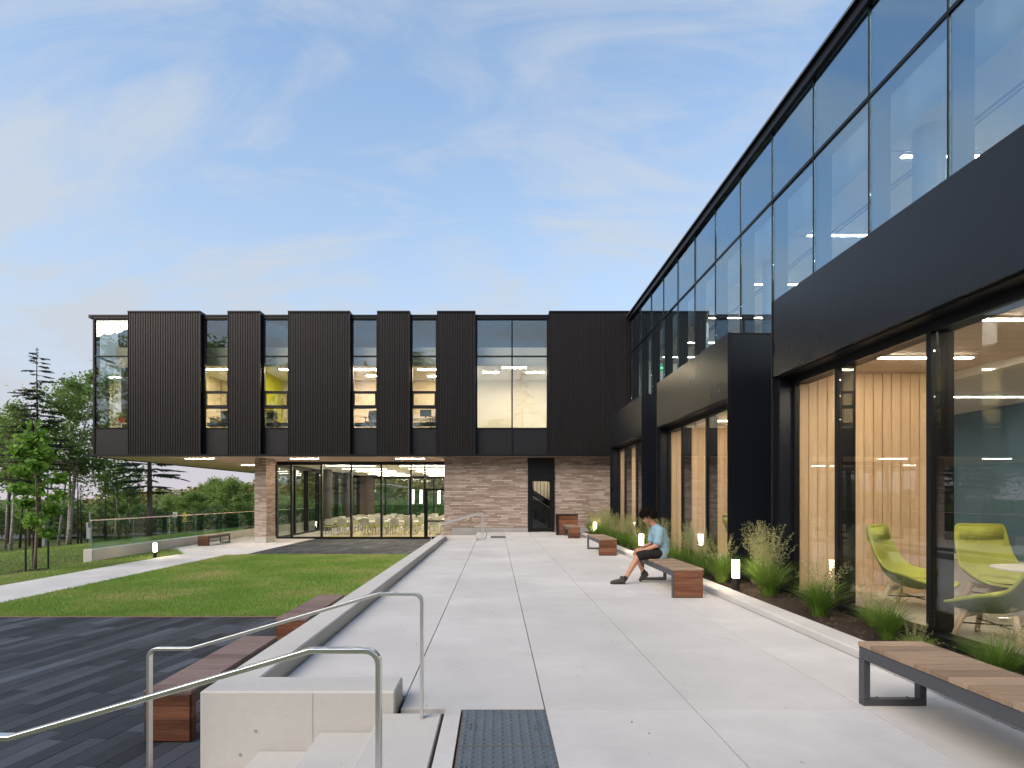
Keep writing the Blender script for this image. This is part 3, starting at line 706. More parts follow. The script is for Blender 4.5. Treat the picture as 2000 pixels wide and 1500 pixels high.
# door
dm = MB(); dm.box(DX0, DX0 + 0.13, YB - 0.04, YB + 0.2, 0, 3.33); dm.box(DX1 - 0.09, DX1, YB - 0.04, YB + 0.2, 0, 3.33); dm.box(DX0 + 0.13, DX1 - 0.09, YB - 0.04, YB + 0.2, 2.36, 2.46)
dm.box(DX0 + 0.13, DX1 - 0.09, YB - 0.035, YB + 0.1, 2.46, 3.33)
door = part('door', dm, 'black_frame')
dl = MB(); a, b = DX0 + 0.135, DX1 - 0.095
dl.box(a, a + 0.09, YB, YB + 0.05, 0.02, 2.355); dl.box(b - 0.12, b, YB, YB + 0.05, 0.02, 2.355); dl.box(a + 0.09, b - 0.12, YB, YB + 0.05, 2.27, 2.355); dl.box(a + 0.09, b - 0.12, YB, YB + 0.05, 0.02, 0.17)
dl.build('door_leaf', 'black_frame', door)
bx('pane', 'hall_glass', door, a + 0.09, b - 0.12, YB + 0.018, YB + 0.03, 0.171, 2.269)
bx('handle', 'chrome', door, b - 0.085, b - 0.05, YB - 0.05, YB - 0.001, 0.14, 0.17)
# stair room behind the door
bx('stair_back_wall', 'beige_plaster', BLD, -0.5, 5.7, 29.4, 29.5, -0.1, 3.36); bx('stair_side_wall', 'beige_plaster', BLD, -0.6, -0.5, 25.82, 29.5, -0.1, 3.36)
bx('stair_floor', 'pale_floor', BLD, -0.5, 5.7, 25.82, 29.4, -0.1, -0.005); bx('stair_side_wall', 'beige_plaster', BLD, 5.7, 5.8, 25.82, 29.5, -0.1, 3.36)
st = MB(); st.prism([(0.2, 2.95), (0.2, 2.68), (4.2, 0.0), (4.8, 0.0)], 'y', 27.4, 27.5); part('stair_stringer', st, 'black_frame')
un = MB(); un.prism([(0.2, 2.66), (4.15, 0.0), (0.2, 0.0)], 'y', 27.42, 27.48); part('under_stair_panel', un, 'dark_column')
rl = MB(); rl.bar([(0.2, 27.45, 3.30 + 0.6), (4.6, 27.45, 1.0)], 0.04, 0.05)
for q in range(24):
    x = 0.3 + q * 0.17; zt = 3.9 - (x - 0.2) * 0.659; zb = 2.9 - (x - 0.2) * 0.659; rl.box(x - 0.012, x + 0.012, 27.44, 27.46, zb, min(zt, 3.33))
part('stair_balustrade', rl, 'black_frame')

# ---------------- brick pillar
def pillar(x0, x1, y0, y1, z0, z1, base):
    o = MB().box(x0 + 0.02, x1 - 0.02, y0 + 0.02, y1 - 0.02, z0, z1).build('brick_pillar', 'mortar', BLD)
    if base: bx('footing', 'cast_concrete', o, x0 + 0.015, x1 + 0.0, y0 - 0.03, y1 + 0.0, z0, z0 + 0.26, 0.008)
    z = z0 + (0.262 if base else 0); r_ = 0
    while z < z1 - 0.02:
        h = min(0.060, z1 - z - 0.003); off = 0.0 if r_ % 2 else 0.5; jj = random.choice((0, 0, 0.005, -0.004)); cut = x0 + (x1 - x0) * (0.62 if r_ % 2 else 0.34)
        bx('brick', 'pillar_brick', o, x0 - jj, round(cut, 2) - 0.004, y0 - jj, y0 + 0.10, z, z + h, 0.003); bx('brick', 'pillar_brick', o, round(cut, 2) + 0.004, x1 + jj, y0 - jj, y0 + 0.10, z, z + h, 0.003)
        yy = y0 + 0.108; n = 2 if r_ % 2 else 3; d = (y1 - yy) / n
        for q in range(n): bx('brick', 'pillar_brick', o, x1 - 0.10, x1 + jj, yy + q * d, yy + (q + 1) * d - 0.008, z, z + h, 0.003)
        z += 0.0685; r_ += 1
    return o
pillar(-11.03, -10.50, 26.0, 27.1, ZL, ZB - 0.004, True)

# ---------------- dining hall under the left wing
YG = 28.8; HX0, HX1, HY1 = -11.1, 9.0, 47.0; ZC = 3.30
hg = [-11.1, -10.34, -8.82, -7.32, -5.79, -4.29, -3.58, -2.25]
m = MB(); m.box(HX0, hg[-1], YG - 0.05, YG + 0.10, 3.20, 3.36); m.box(HX0, hg[-1], YG - 0.05, YG + 0.10, ZL - 0.02, ZL + 0.10)
hallg = part('hall_glazing', m, 'black_frame')
for x in hg[:-1]: bx('mullion', 'black_frame', hallg, x - 0.04, x + 0.04, YG - 0.06, YG + 0.16, ZL + 0.101, 3.199)
for a, b in zip(hg[:-1], hg[1:]):
    if a > -3.7:
        d_ = MB(); d_.box(a + 0.04, b, YG - 0.05, YG + 0.1, 1.90, 2.0); d_.box(a + 0.041, a + 0.14, YG - 0.04, YG + 0.05, ZL + 0.102, 1.899); d_.box(a + 0.141, b, YG - 0.04, YG + 0.05, 0.32, 0.39)
        d_.build('door_leaf', 'black_frame', hallg)
        bx('pane', 'hall_glass', hallg, a + 0.041, b, YG, YG + 0.012, 2.001, 3.199); bx('pane', 'hall_glass', hallg, a + 0.141, b, YG, YG + 0.012, ZL + 0.102, 0.319); bx('pane', 'hall_glass', hallg, a + 0.141, b, YG, YG + 0.012, 0.391, 1.899)
    else: bx('pane', 'hall_glass', hallg, a + 0.041, b - 0.041, YG, YG + 0.012, ZL + 0.102, 3.199)
bx('hall_floor', 'hall_floor', BLD, HX0, HX1, YG + 0.11, HY1, ZL - 0.1, ZL - 0.003); bx('hall_ceiling', 'ceiling_tile', BLD, HX0 + 0.1, HX1, YG + 0.17, HY1 - 0.1, ZC, ZC + 0.05)
bx('hall_side_wall', 'white_plaster', BLD, HX1, HX1 + 0.1, 29.6, HY1, ZL, ZC)
bx('hall_inner_wall', 'white_plaster', BLD, -2.2, HX1, 29.55, 29.65, ZL, ZC); bx('hall_inner_wall', 'white_plaster', BLD, -2.29, -2.2, 25.81, 29.65, ZL, ZC)
m = MB(); m.box(HX0, HX1, HY1, HY1 + 0.1, 3.1, 3.35); m.box(HX0, HX1, HY1, HY1 + 0.1, ZL, ZL + 0.1); rearg = part('rear_glazing', m, 'black_frame')
x = HX0
while x < HX1 - 0.5:
    bx('mullion', 'black_frame', rearg, x - 0.06, x + 0.06, HY1 - 0.15, HY1 + 0.11, ZL + 0.101, 3.099)
    bx('pane', 'hall_glass', rearg, x + 0.061, min(x + 2.0 - 0.061, HX1), HY1 + 0.03, HY1 + 0.042, ZL + 0.101, 3.099); x += 2.0
m = MB(); m.box(HX0 - 0.05, HX0 + 0.05, YG + 0.17, HY1 - 0.16, 3.1, 3.35); m.box(HX0 - 0.05, HX0 + 0.05, YG + 0.17, HY1 - 0.16, ZL, ZL + 0.1); sideg = part('side_glazing', m, 'black_frame')
yy = YG + 2.2
while yy < HY1 - 1:
    bx('mullion', 'black_frame', sideg, HX0 - 0.07, HX0 + 0.2, yy - 0.05, yy + 0.05, ZL + 0.101, 3.099); yy += 2.1
yy = YG + 0.2
while yy < HY1 - 0.4:
    bx('pane', 'hall_glass', sideg, HX0 - 0.006, HX0 + 0.006, yy, yy + 2.0, ZL + 0.101, 3.099); yy += 2.1
for (x, y) in ((-10.5, 35.5), (-10.5, 40.2), (-2.0, 44.5)):
    c_ = MB(); c_.lathe([(0.28, ZL), (0.28, ZC)], (x, y, 0), 24); part('hall_column', c_, 'dark_column')
bx('hall_brick_pier', 'mortar', BLD, -10.9, -9.9, 45.6, 46.6, ZL, ZC - 0.004)
for i in range(9):
    x = -9.5 + (i % 5) * 1.6; y = 30.2 + (i // 5) * 3.6
    bx('carpet_stripe', 'yellow_carpet', BLD, x, x + 1.2, y, y + 0.5, ZL - 0.002, ZL + 0.002)

# ---------------- right wing: curtain wall
XU = 5.85
m = MB(); m.box(XU - 0.10, XU + 0.35, -3.0, 24.70, 9.22, 9.40); m.box(XU - 0.16, XU + 0.6, -3.0, 24.70, 9.401, 9.46)
cw = part('curtain_wall', m, 'black_frame')
bx('gutter_lip', 'galvanised', cw, XU - 0.17, XU - 0.161, -3.0, 24.70, 9.41, 9.43)
MY = [7.32 + 1.553 * k for k in range(-6, 12)]
for y in MY: bx('mullion', 'black_frame', cw, XU + 0.01, XU + 0.30, y - 0.03, y + 0.03, 3.75, 9.219)
for a, b in zip(MY[:-1], MY[1:]):
    bx('transom', 'black_frame', cw, XU + 0.012, XU + 0.26, a + 0.031, b - 0.031, 7.76, 7.82)
    for z0, z1 in ((7.796, 9.212), (3.76, 7.784)):
        pn = bx('pane', 'curtain_glass', cw, XU - 0.010, XU, a + 0.006, b - 0.006, z0, z1); pn.rotation_euler = (0, R(random.uniform(-0.12, 0.12)), R(random.uniform(-0.2, 0.2)))   # glass is never set perfectly flat
for y in MY: bx('mullion_cap', 'black_frame', cw, XU - 0.030, XU - 0.0125, y - 0.011, y + 0.011, 3.75, 9.218)
for a, b in zip(MY[:-1], MY[1:]): bx('transom_cap', 'black_frame', cw, XU - 0.034, XU - 0.0125, a + 0.0115, b - 0.0115, 7.762, 7.818)
bx('end_return', 'black_frame', cw, XU - 0.02, XU + 0.3, MY[-1] + 0.031, 24.74, 3.4, 9.219)
bx('upper_floor', 'pale_floor', BLD, XU + 0.31, 13.9, -3, 24.6, 3.80, 4.20)
bx('upper_ceiling', 'ceiling_tile', BLD, XU + 0.75, 13.9, -3, 24.6, 7.40, 7.46)
bx('upper_bulkhead', 'ceiling_tile', BLD, XU + 0.70, XU + 0.749, -3, 24.6, 7.36, 8.55)
bx('upper_back_wall', 'white_plaster', BLD, 13.9, 14, -3, 24.6, ZL, 9.40)
bx('upper_end_wall', 'white_plaster', BLD, XU + 0.31, 13.9, 24.6, 24.7, 3.4, 9.40); bx('upper_end_wall', 'white_plaster', BLD, XU + 0.31, 13.9, -3.1, -3.0, ZL, 9.40)
bx('wing_roof', 'black_frame', BLD, XU + 0.61, 14.1, -3.1, 24.7, 9.41, 9.50)
for y in (-0.5, 5.0, 9.05, 14.2, 19.0):
    c_ = MB(); c_.lathe([(0.22, 4.2), (0.22, 7.40)], (XU + 1.05, y, 0), 24); part('upper_column', c_, 'column_paint')
for y in (0.3, 3.4, 6.5, 9.6, 12.7, 15.8, 18.9, 22.0):
    bx('ceiling_seam', 'galvanised', BLD, XU + 0.8, 13.8, y - 0.01, y + 0.01, 7.392, 7.3985)
bx('ceiling_slot', 'black_frame', BLD, XU + 1.55, XU + 1.60, -3, 24.5, 7.385, 7.3985); bx('ceiling_slot', 'black_frame', BLD, XU + 1.66, XU + 1.69, -3, 24.5, 7.385, 7.3985)

# ---------------- right wing: projecting window boxes
XF, XG = 4.45, 4.75; ZFT, ZFB = 4.69, 3.47
def window_box(y0, y1, tops):
    o = empty('window_box', (5.0, (y0 + y1) / 2, 0)); COL.objects.unlink(o); attach(o, (5.0, (y0 + y1) / 2, 0), BLD)
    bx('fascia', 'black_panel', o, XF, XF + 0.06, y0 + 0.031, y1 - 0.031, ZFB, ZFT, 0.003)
    bx('trim', 'black_frame', o, XF - 0.012, XF + 0.06, y0, y0 + 0.03, 0.0, ZFT + 0.006); bx('trim', 'black_frame', o, XF - 0.012, XF + 0.06, y1 - 0.03, y1, 0.0, ZFT + 0.006)
    bx('top_panel', 'black_frame', o, XF + 0.061, XU - 0.02, y0 + 0.001, y1 - 0.001, ZFT - 0.05, ZFT)
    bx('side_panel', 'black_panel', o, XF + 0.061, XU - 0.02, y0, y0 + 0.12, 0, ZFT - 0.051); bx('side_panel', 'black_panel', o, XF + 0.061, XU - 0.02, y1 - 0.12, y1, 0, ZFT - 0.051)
    sf = MB(); sf.box(XF + 0.061, XG + 0.25, y0 + 0.121, y1 - 0.121, ZFB - 0.02, ZFB + 0.04); sf.box(XG - 0.03, XG + 0.20, y0 + 0.121, y1 - 0.121, 3.34, ZFB - 0.021); sf.build('head', 'black_frame', o)
    sl = MB(); sl.box(XG - 0.06, XG + 0.16, y0 + 0.121, y1 - 0.121, -0.1, 0.075); sl.build('sill', 'black_frame', o)
    ys = [y1 - 0.12] + [t for t in tops] + [y0 + 0.12]
    for t in tops: bx('mullion', 'black_frame', o, XG - 0.03, XG + 0.22, t - 0.035, t + 0.035, 0.076, 3.339)
    for t in (y0 + 0.155, y1 - 0.155): bx('jamb', 'black_frame', o, XG - 0.03, XG + 0.035, t - 0.033, t + 0.033, 0.076, 3.339)
    for b, a in zip(ys[:-1], ys[1:]): bx('pane', 'lounge_glass', o, XG, XG + 0.014, a + 0.036, b - 0.036, 0.077, 3.338)
    return o
BOXES = [(-2.30, 2.55), (4.30, 9.15), (10.86, 15.71), (17.27, 22.05)]
for (a, b) in BOXES: window_box(a, b, [b - 1.27 - 1.685 * k for k in range(3) if b - 1.27 - 1.685 * k > a + 0.3])
for a, b in zip([q[1] for q in BOXES], [q[0] for q in BOXES[1:]] + [25.4]):
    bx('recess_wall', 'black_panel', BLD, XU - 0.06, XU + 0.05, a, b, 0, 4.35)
    bx('recess_sill', 'black_frame', BLD, XU - 0.10, XU - 0.061, a + 0.01, b - 0.01, 3.40, 3.5)
# lounge interior
bx('lounge_floor', 'pale_floor', BLD, XG + 0.17, 13.89, -2.9, 24.5, -0.12, 0.03)
bx('lounge_ceiling', 'ceiling_tile', BLD, 7.25, 11.3, -2.9, 24.5, 3.58, 3.63)
bx('lounge_back_wall', 'teal_plaster', BLD, 11.3, 11.4, -2.9, 24.5, 0.16, 3.58); bx('skirting', 'white_plaster', BLD, 11.27, 11.3, -2.9, 24.5, 0.03, 0.16)
bx('lounge_end_wall', 'white_plaster', BLD, 5.9, 11.3, 24.4, 24.5, 0.03, 3.58)
for i, (a, b) in enumerate(BOXES):
    c_ = MB().box(XG + 0.26, 7.25, a + 0.05, b - 0.0, 3.53, 3.60).build('wood_ceiling', 'ceiling_wood', BLD)
    if i:
        q = a + 0.2
        while q < b - 0.15:
            bx('ceiling_board', 'ceiling_wood', c_, XG + 0.27, 7.24, q + 0.004, q + 0.116, 3.518, 3.529); q += 0.12
    bx('beam', 'white_plaster', BLD, 7.251, 7.45, a, b, 3.40, 3.579)
    for (wy, sgn) in ((b - 0.14, -1),):
        ww = MB().box(XG + 0.05, 7.0, wy + 0.0, wy + 0.015, 0.03, 3.52).build('wood_wall', 'dark_column', BLD)
        bx('base_board', 'maple_panel', ww, XG + 0.05, 7.0, wy - 0.02, wy - 0.001, 0.032, 0.15)
        x = XG + 0.055
        while x < 6.95:
            x2 = min(x + 0.146, 7.0); bx('plank', 'maple_panel', ww, x + 0.005, x2 - 0.005, wy - 0.022, wy - 0.001, 0.153, 3.516, 0.002); x = x2
        bx('plank', 'maple_panel', ww, 7.001, 7.02, wy - 0.02, wy + 0.49, 0.032, 3.516); bx('wall_core', 'tan_plaster', ww, 5.84, 7.0, wy + 0.155, wy + 0.48, 0.032, 3.516)
    if i: bx('slot_diffuser', 'galvanised', BLD, 7.46, 7.56, a, b, 3.565, 3.579)
# ================================================================== LIT LAMPS, SOME ADDED FOR BRIGHTNESS
def strip(x0, x1, y, z, mat, label, group, w=0.075, along='x'):
    o = empty('ceiling_light', ((x0 + x1) / 2, y, z), label, 'ceiling light', group)
    if along == 'x':
        bx('housing', 'white_laminate', o, x0 - 0.02, x1 + 0.02, y - w / 2 - 0.012, y + w / 2 + 0.012, z - 0.012, z + 0.02)
        bx('diffuser', mat, o, x0, x1, y - w / 2, y + w / 2, z - 0.018, z - 0.0125)
    return o
def row(items, fmt, group):
    for i, (args, kw) in enumerate(items): strip(*args, fmt.format(ORD[i]), group, **kw)
# recessed lines in the overhang soffit
G = 'lit lines in the soffit'; zs = ZB - 0.006
strip(X_(362, 26.3), X_(417, 26.3), 26.3, zs, 'lamp_soft', 'lit soffit line furthest left under the overhang', G, 0.08)
strip(X_(472, 31.5), X_(527, 31.5), 31.5, zs, 'lamp_soft', 'lit soffit line partly behind the brick pillar', G, 0.08)
strip(X_(568, 26.3), X_(622, 26.3), 26.3, zs, 'lamp_soft', 'lit soffit line just right of the brick pillar', G, 0.08)
strip(X_(774, 26.3), X_(828, 26.3), 26.3, zs, 'lamp_soft', 'lit soffit line above the hall door', G, 0.08)
# lounge
LG = 'light lines over the lounge'
for bi, (a, b) in enumerate(BOXES):
    for k, yo in enumerate((1.18, 2.9, 4.4)):
        y = b - yo
        if bi == 0 and k != 1: continue
        strip(5.28, 6.68, y, 3.512, 'lamp_warm', '%s light line from the wood wall in the %s window box' % (('nearest', 'middle', 'furthest')[k], ('hidden foremost', 'large front', 'middle', 'last')[bi]), LG, 0.055)
for k, y in enumerate((1.0, 6.0, 11.4, 16.0, 20.5)):  # foremost lines are out of view, added to light the back room
    strip(8.5, 10.7, y, 3.572, 'lamp_white', '%s long light line from the front along the teal wall ceiling' % ORD[k], LG, 0.07)
# upper floor of the glazed wing
for k, y in enumerate((1.0, 3.9, 6.8, 9.72, 12.65, 15.55, 18.45, 21.4, 23.6)):
    strip(6.95, 8.9, y, 7.388, 'lamp_warm', '%s light line from the front behind the upper curtain wall' % ORD[k], 'light lines on the upper floor', 0.07)
# offices; extra panels added to brighten the wide window's room
OX = [(-13.5, -12.2, 26.3), (-12.5, -11.6, 27.8), (-10.0, -9.2, 26.35), (-9.3, -8.4, 27.8), (-7.1, -5.5, 26.35), (-6.3, -5.1, 27.7), (-3.6, -2.6, 26.35), (-3.3, -2.3, 27.8), (-0.6, 0.15, 26.9), (1.45, 2.3, 26.9), (3.4, 4.4, 27), (0.3, 1.4, 25.95), (-16.8, -15.4, 26.4), (-16.8, -15.4, 28.0)]
for k, (a, b, y) in enumerate(OX):
    strip(a, b, y, 7.488, 'lamp_office', '%s lit ceiling panel of the upstairs offices' % ORD[k], 'office ceiling lights', 0.26)
# dining hall
for r_, y in enumerate((31.0, 34.2, 37.5, 41.0, 44.5)):
    for q, x in enumerate((-9.2, -5.2, -1.2, 3.0)):
        strip(x, x + 2.6, y, ZC - 0.012, 'lamp_panel', '%s light line from the left in the %s row of the dining hall' % (ORD[q], ORD[r_]), 'dining hall ceiling lights', 0.16)
# stair room
strip(0.6, 3.8, 28.6, 3.35, 'lamp_white', 'light line over the stair behind the door', 'stair light', 0.08)
# hanging tube pendants at the right of the hall
for k, (u, Y) in enumerate(((806, 36.0), (822, 37.5), (857, 36.5))):
    x = X_(u, Y); o = empty('pendant_lamp', (x, Y, 1.1), '%s glowing white tube pendant from the left in the dining hall' % ORD[k], 'pendant lamp', 'tube pendants')
    MB().tube([(x, Y, 1.15), (x + 0.03, Y, 2.05)], 0.085, 14).build('shade', 'pendant_glow', o, smooth=True); MB().tube([(x + 0.03, Y, 2.05), (x + 0.03, Y, ZC)], 0.008, 6).build('cable', 'black_plastic', o)
# bollards
def bollard(x, y, z, label):
    o = empty('bollard_light', (x, y, z), label, 'bollard light', 'lit bollards')
    MB().lathe([(0.058, 0.0), (0.058, 0.22), (0.050, 0.225)], (x, y, z), 20).build('post', 'black_plastic', o, smooth=False)
    MB().lathe([(0.052, 0.226), (0.056, 0.235), (0.056, 0.505), (0.05, 0.52)], (x, y, z), 20).build('lens', 'bollard_lamp', o, smooth=True)
    MB().lathe([(0.050, 0.521), (0.052, 0.535), (0.03, 0.54)], (x, y, z), 20).build('cap', 'black_plastic', o)
bollard(3.95, 9.35, 0.0, 'lit bollard in the grass bed beside the near grass clump')
bollard(3.95, 15.4, 0.03, 'lit bollard in the grass bed just left of the seated person')
bollard(3.95, 22.6, 0.03, 'small far lit bollard in the grass bed near the brick wall')
bollard(X_(303, 19.9), 19.9, -0.57, 'lit bollard on the grass strip beside the path')
# exit sign
ex = empty('exit_sign', (6.62, 22.5, 6.55), 'small lit green exit sign behind the upper glass', 'exit sign')
bx('sign_face', 'exit_green', ex, 6.46, 6.80, 22.46, 22.50, 6.55, 6.78)
am = MB(); am.prism([(6.50, 6.665), (6.56, 6.73), (6.56, 6.69), (6.64, 6.69), (6.64, 6.64), (6.56, 6.64), (6.56, 6.60)], 'y', 22.452, 22.459); am.build('arrow', 'exit_white', ex)
bm_ = MB(); bm_.prism([(6.69, 6.60), (6.72, 6.60), (6.73, 6.66), (6.76, 6.62), (6.775, 6.64), (6.745, 6.70), (6.70, 6.70)], 'y', 22.452, 22.459); bm_.box(6.715, 6.74, 22.452, 22.459, 6.715, 6.745); bm_.build('running_figure', 'exit_white', ex)

# ================================================================== BENCHES
def bench(loc, length, w_, h, top, label, box_near=True, flip=False, slat=0.146):
    """local: x across 0..w, y along 0..length, box end at y=0"""
    o = empty('bench', (0, 0, 0), label, 'bench', 'wood and steel benches')
    y = 0.0
    n = int(round(length / slat)); p = length / n
    for i in range(n): bx('slat', top, o, -0.006, w_ + 0.006, i * p + 0.002 - (0.004 if i == 0 else 0), (i + 1) * p - 0.002, h - 0.032, h + random.uniform(-0.0008, 0.0008), 0.0025)
    bl = 0.085
    # boarded box end
    zb = [0.012, (h - 0.04) * 0.26, (h - 0.04) * 0.5, (h - 0.04) * 0.76, h - 0.036]
    for a, b in zip(zb[:-1], zb[1:]):
        bx('board', 'hardwood_x', o, 0.012, w_ - 0.012, 0.0, 0.022, a + 0.001, b - 0.001, 0.0015)
        bx('board', 'hardwood_x', o, w_ - 0.021, w_ + 0.001, 0.0225, bl, a + 0.001, b - 0.001, 0.0015); 
    f = MB(); f.box(-0.001, 0.010, 0.0, bl, 0.0, h - 0.036); f.box(0.011, w_ - 0.022, 0.023, bl - 0.001, 0.004, h - 0.040); f.build('box_core', 'bench_frame', o)
    s = MB(); s.box(0.0, 0.05, bl + 0.001, length - 0.004, h - 0.125, h - 0.034); s.box(w_ - 0.05, w_, bl + 0.001, length - 0.004, h - 0.125, h - 0.034)
    s.box(0.051, w_ - 0.051, length - 0.054, length - 0.004, h - 0.125, h - 0.034); s.build('rail', 'bench_frame', o, bevel=0.003)
    lg = MB(); y0, y1 = length - 0.062, length - 0.002
    lg.box(-0.001, 0.049, y0, y1, 0.049, h - 0.126); lg.box(w_ - 0.049, w_ + 0.001, y0, y1, 0.049, h - 0.126); lg.box(-0.001, w_ + 0.001, y0, y1, 0.0, 0.048); lg.build('leg_frame', 'bench_frame', o, bevel=0.003)
    for x in (0.12, w_ - 0.12): MB().lathe([(0.012, 0.048), (0.012, 0.054), (0.006, 0.06)], (x, length - 0.03, 0), 8).build('bolt', 'chrome', o)
    o.location = loc
    if flip: o.rotation_euler[2] = math.pi; o.location = (loc[0] + w_, loc[1] + length, loc[2])
    return o
bench((2.725, 8.72, 0.0), 1.95, 0.465, 0.452, 'weathered_hardwood', 'wood bench with boarded end on which the person sits')
bench((2.745, 15.05, 0.0), 2.0, 0.465, 0.45, 'weathered_hardwood', 'wood bench with boarded end behind the seated person')
bench((2.74, 21.45, 0.0), 1.7, 0.455, 0.45, 'weathered_hardwood', 'small far bench in front of the upright wooden cabinet')
bench((2.72, 2.28, 0.0), 1.98, 0.465, 0.465, 'weathered_hardwood', 'large near bench at the right edge with dark steel leg frame')
bench((-2.985, 4.82, ZL), 1.92, 0.40, 0.44, 'mauve_hardwood', 'near wood bench against the wall beside the handrail post', slat=0.20)
bench((-2.985, 7.70, ZL), 1.92, 0.42, 0.44, 'mauve_hardwood', 'second wood bench against the wall at the lawn corner', slat=0.20)
bench((X_(391, 24.6) , 24.4, ZL), 2.0, 0.46, 0.44, 'weathered_hardwood', 'far bench under the overhang beside the guard wall')
bench((X_(475, 32.0), 32.0, ZL), 2.0, 0.46, 0.44, 'weathered_hardwood', 'furthest bench partly hidden by the brick pillar')
# upright wooden cabinet by the door
cb = empty('wood_cabinet', (2.95, 23.5, 0), 'upright reddish wooden cabinet with black edge beside the door', 'cabinet')
x0, x1 = X_(1090.5, 23.3), X_(1129, 23.3)
fr = MB(); fr.box(x0 - 0.06, x0 - 0.001, 23.26, 23.8, 0, 0.86); fr.box(x0, x1 + 0.01, 23.26, 23.8, 0.83, 0.86); fr.box(x0, x1, 23.33, 23.8, 0.02, 0.829); fr.build('frame', 'black_frame', cb, bevel=0.004)
for i in range(4): bx('board', 'hardwood_x', cb, x0 + 0.002, x1 - 0.002, 23.30, 23.329, 0.03 + i * 0.199, 0.03 + (i + 1) * 0.199 - 0.004, 0.002)

# ================================================================== HANDRAILS
def arc(c, r, a0, a1, n=6): return [(c[0] + r * math.cos(R(a0 + (a1 - a0) * i / n)), c[1], c[2] + r * math.sin(R(a0 + (a1 - a0) * i / n))) for i in range(n + 1)]
def handrail(y, label, w_=0.045, t=0.022, zb=ZL, far=False):
    o = empty('handrail', (-1.5, y, ZL), label, 'handrail', 'steel handrails of the steps')
    top, low, r = 0.867, 0.484, 0.06
    xr, xl = -0.515, -2.42
    path = [(xr, y, 0.0)] + arc((xr - r, y, top - r), r, 0, 90) + [(-0.816, y, top), (-2.13, y, low)] + arc((xl + r, y, low - r), r, 90, 180) + [(xl, y, ZL)]
    MB().bar(path, w_, t).build('rail', 'brushed_steel', o, bevel=0.0025)
    return o
handrail(2.507, 'nearest stainless handrail running off the left edge'); handrail(3.975, 'stainless handrail in front of the wall with its post at the bench')
handrail(21.3, 'far handrail nearest the plaza wall end'); handrail(22.9, 'middle one of the far handrails by the brick wall'); handrail(24.6, 'far handrail closest to the brick wall')

# ================================================================== TACTILE PLATES
def tactile(x0, y0, s, label):
    o = empty('tactile_plate', (x0 + s / 2, y0 + s / 2, 0), label, 'tactile plate', 'iron tactile plates')
    bx('plate', 'tactile_iron', o, x0 + 0.006, x0 + s - 0.006, y0 + 0.004, y0 + s - 0.004, -0.03, 0.001, 0.002)
    bx('rim', 'rust_rim', o, x0 - 0.001, x0 + s + 0.001, y0, y0 + s, -0.03, -0.003)
    d = MB(); p = s / 10
    for i in range(10):
        for j in range(10): d.lathe([(0.0165, 0.001), (0.0145, 0.0055), (0.009, 0.008)], (x0 + (i + 0.5) * p, y0 + (j + 0.5) * p, 0), 8)
    q = d.build('dome', 'tactile_iron', o, fix=False); q['kind'] = 'stuff'
    for x in (x0 + 0.085, x0 + s - 0.085):
        l = MB(); yy = y0 + s * 0.48
        l.box(x - 0.022, x - 0.016, yy - 0.05, yy + 0.05, 0.0015, 0.008); l.box(x + 0.016, x + 0.022, yy - 0.05, yy + 0.05, 0.0015, 0.008); l.box(x - 0.0155, x + 0.0155, yy + 0.044, yy + 0.05, 0.0015, 0.008); l.build('lifting_loop', 'tactile_iron', o)
tactile(-0.237, 3.525, 0.605, 'iron tactile plate with raised dots set at the slab joint')
tactile(-0.237, 2.915, 0.605, 'nearer iron tactile plate cut by the bottom edge')
for k in range(2): tactile(X_(958, 22.5) , 21.6 + k * 0.62, 0.605, ('far iron tactile plate nearer the plaza slabs', 'far iron tactile plate nearer the brick wall')[k])
far_gr = MB()

# ================================================================== GUARD WALL WITH GLASS
gw = empty('guard_wall', (-13.6, 33, ZL), 'glass balustrade on a low concrete wall under the overhang', 'balustrade')
yy = 18.9
gm = MB(); gm.box(-13.72, -13.42, 18.9, 50, -1.6, -0.185); gm.build('concrete_base', 'cast_concrete', gw, bevel=0.012)
yy = 19.1
while yy < 49.5:
    bx('glass_panel', 'guard_glass', gw, -13.585, -13.567, yy + 0.01, yy + 2.19, -0.184, 0.755); bx('post', 'teal_plaster', gw, -13.583, -13.569, yy - 0.006, yy + 0.006, -0.184, 0.755); yy += 2.2
bx('top_rail', 'soffit_panel', gw, -13.60, -13.55, 19.08, 49.7, 0.756, 0.79)
g2 = empty('rear_balustrade', (-2, 50, ZL), 'glass balustrade seen behind the dining hall', 'balustrade')
for i in range(10): bx('glass_panel', 'guard_glass', g2, -13.4 + i * 2.4 + 0.01, -13.4 + (i + 1) * 2.4 - 0.01, 50.0, 50.02, -0.4, 0.9)
bx('top_rail', 'galvanised', g2, -13.4, 10.6, 49.98, 50.04, 0.901, 0.93); bx('base', 'cast_concrete', g2, -13.4, 10.6, 49.9, 50.12, -1.5, -0.401)

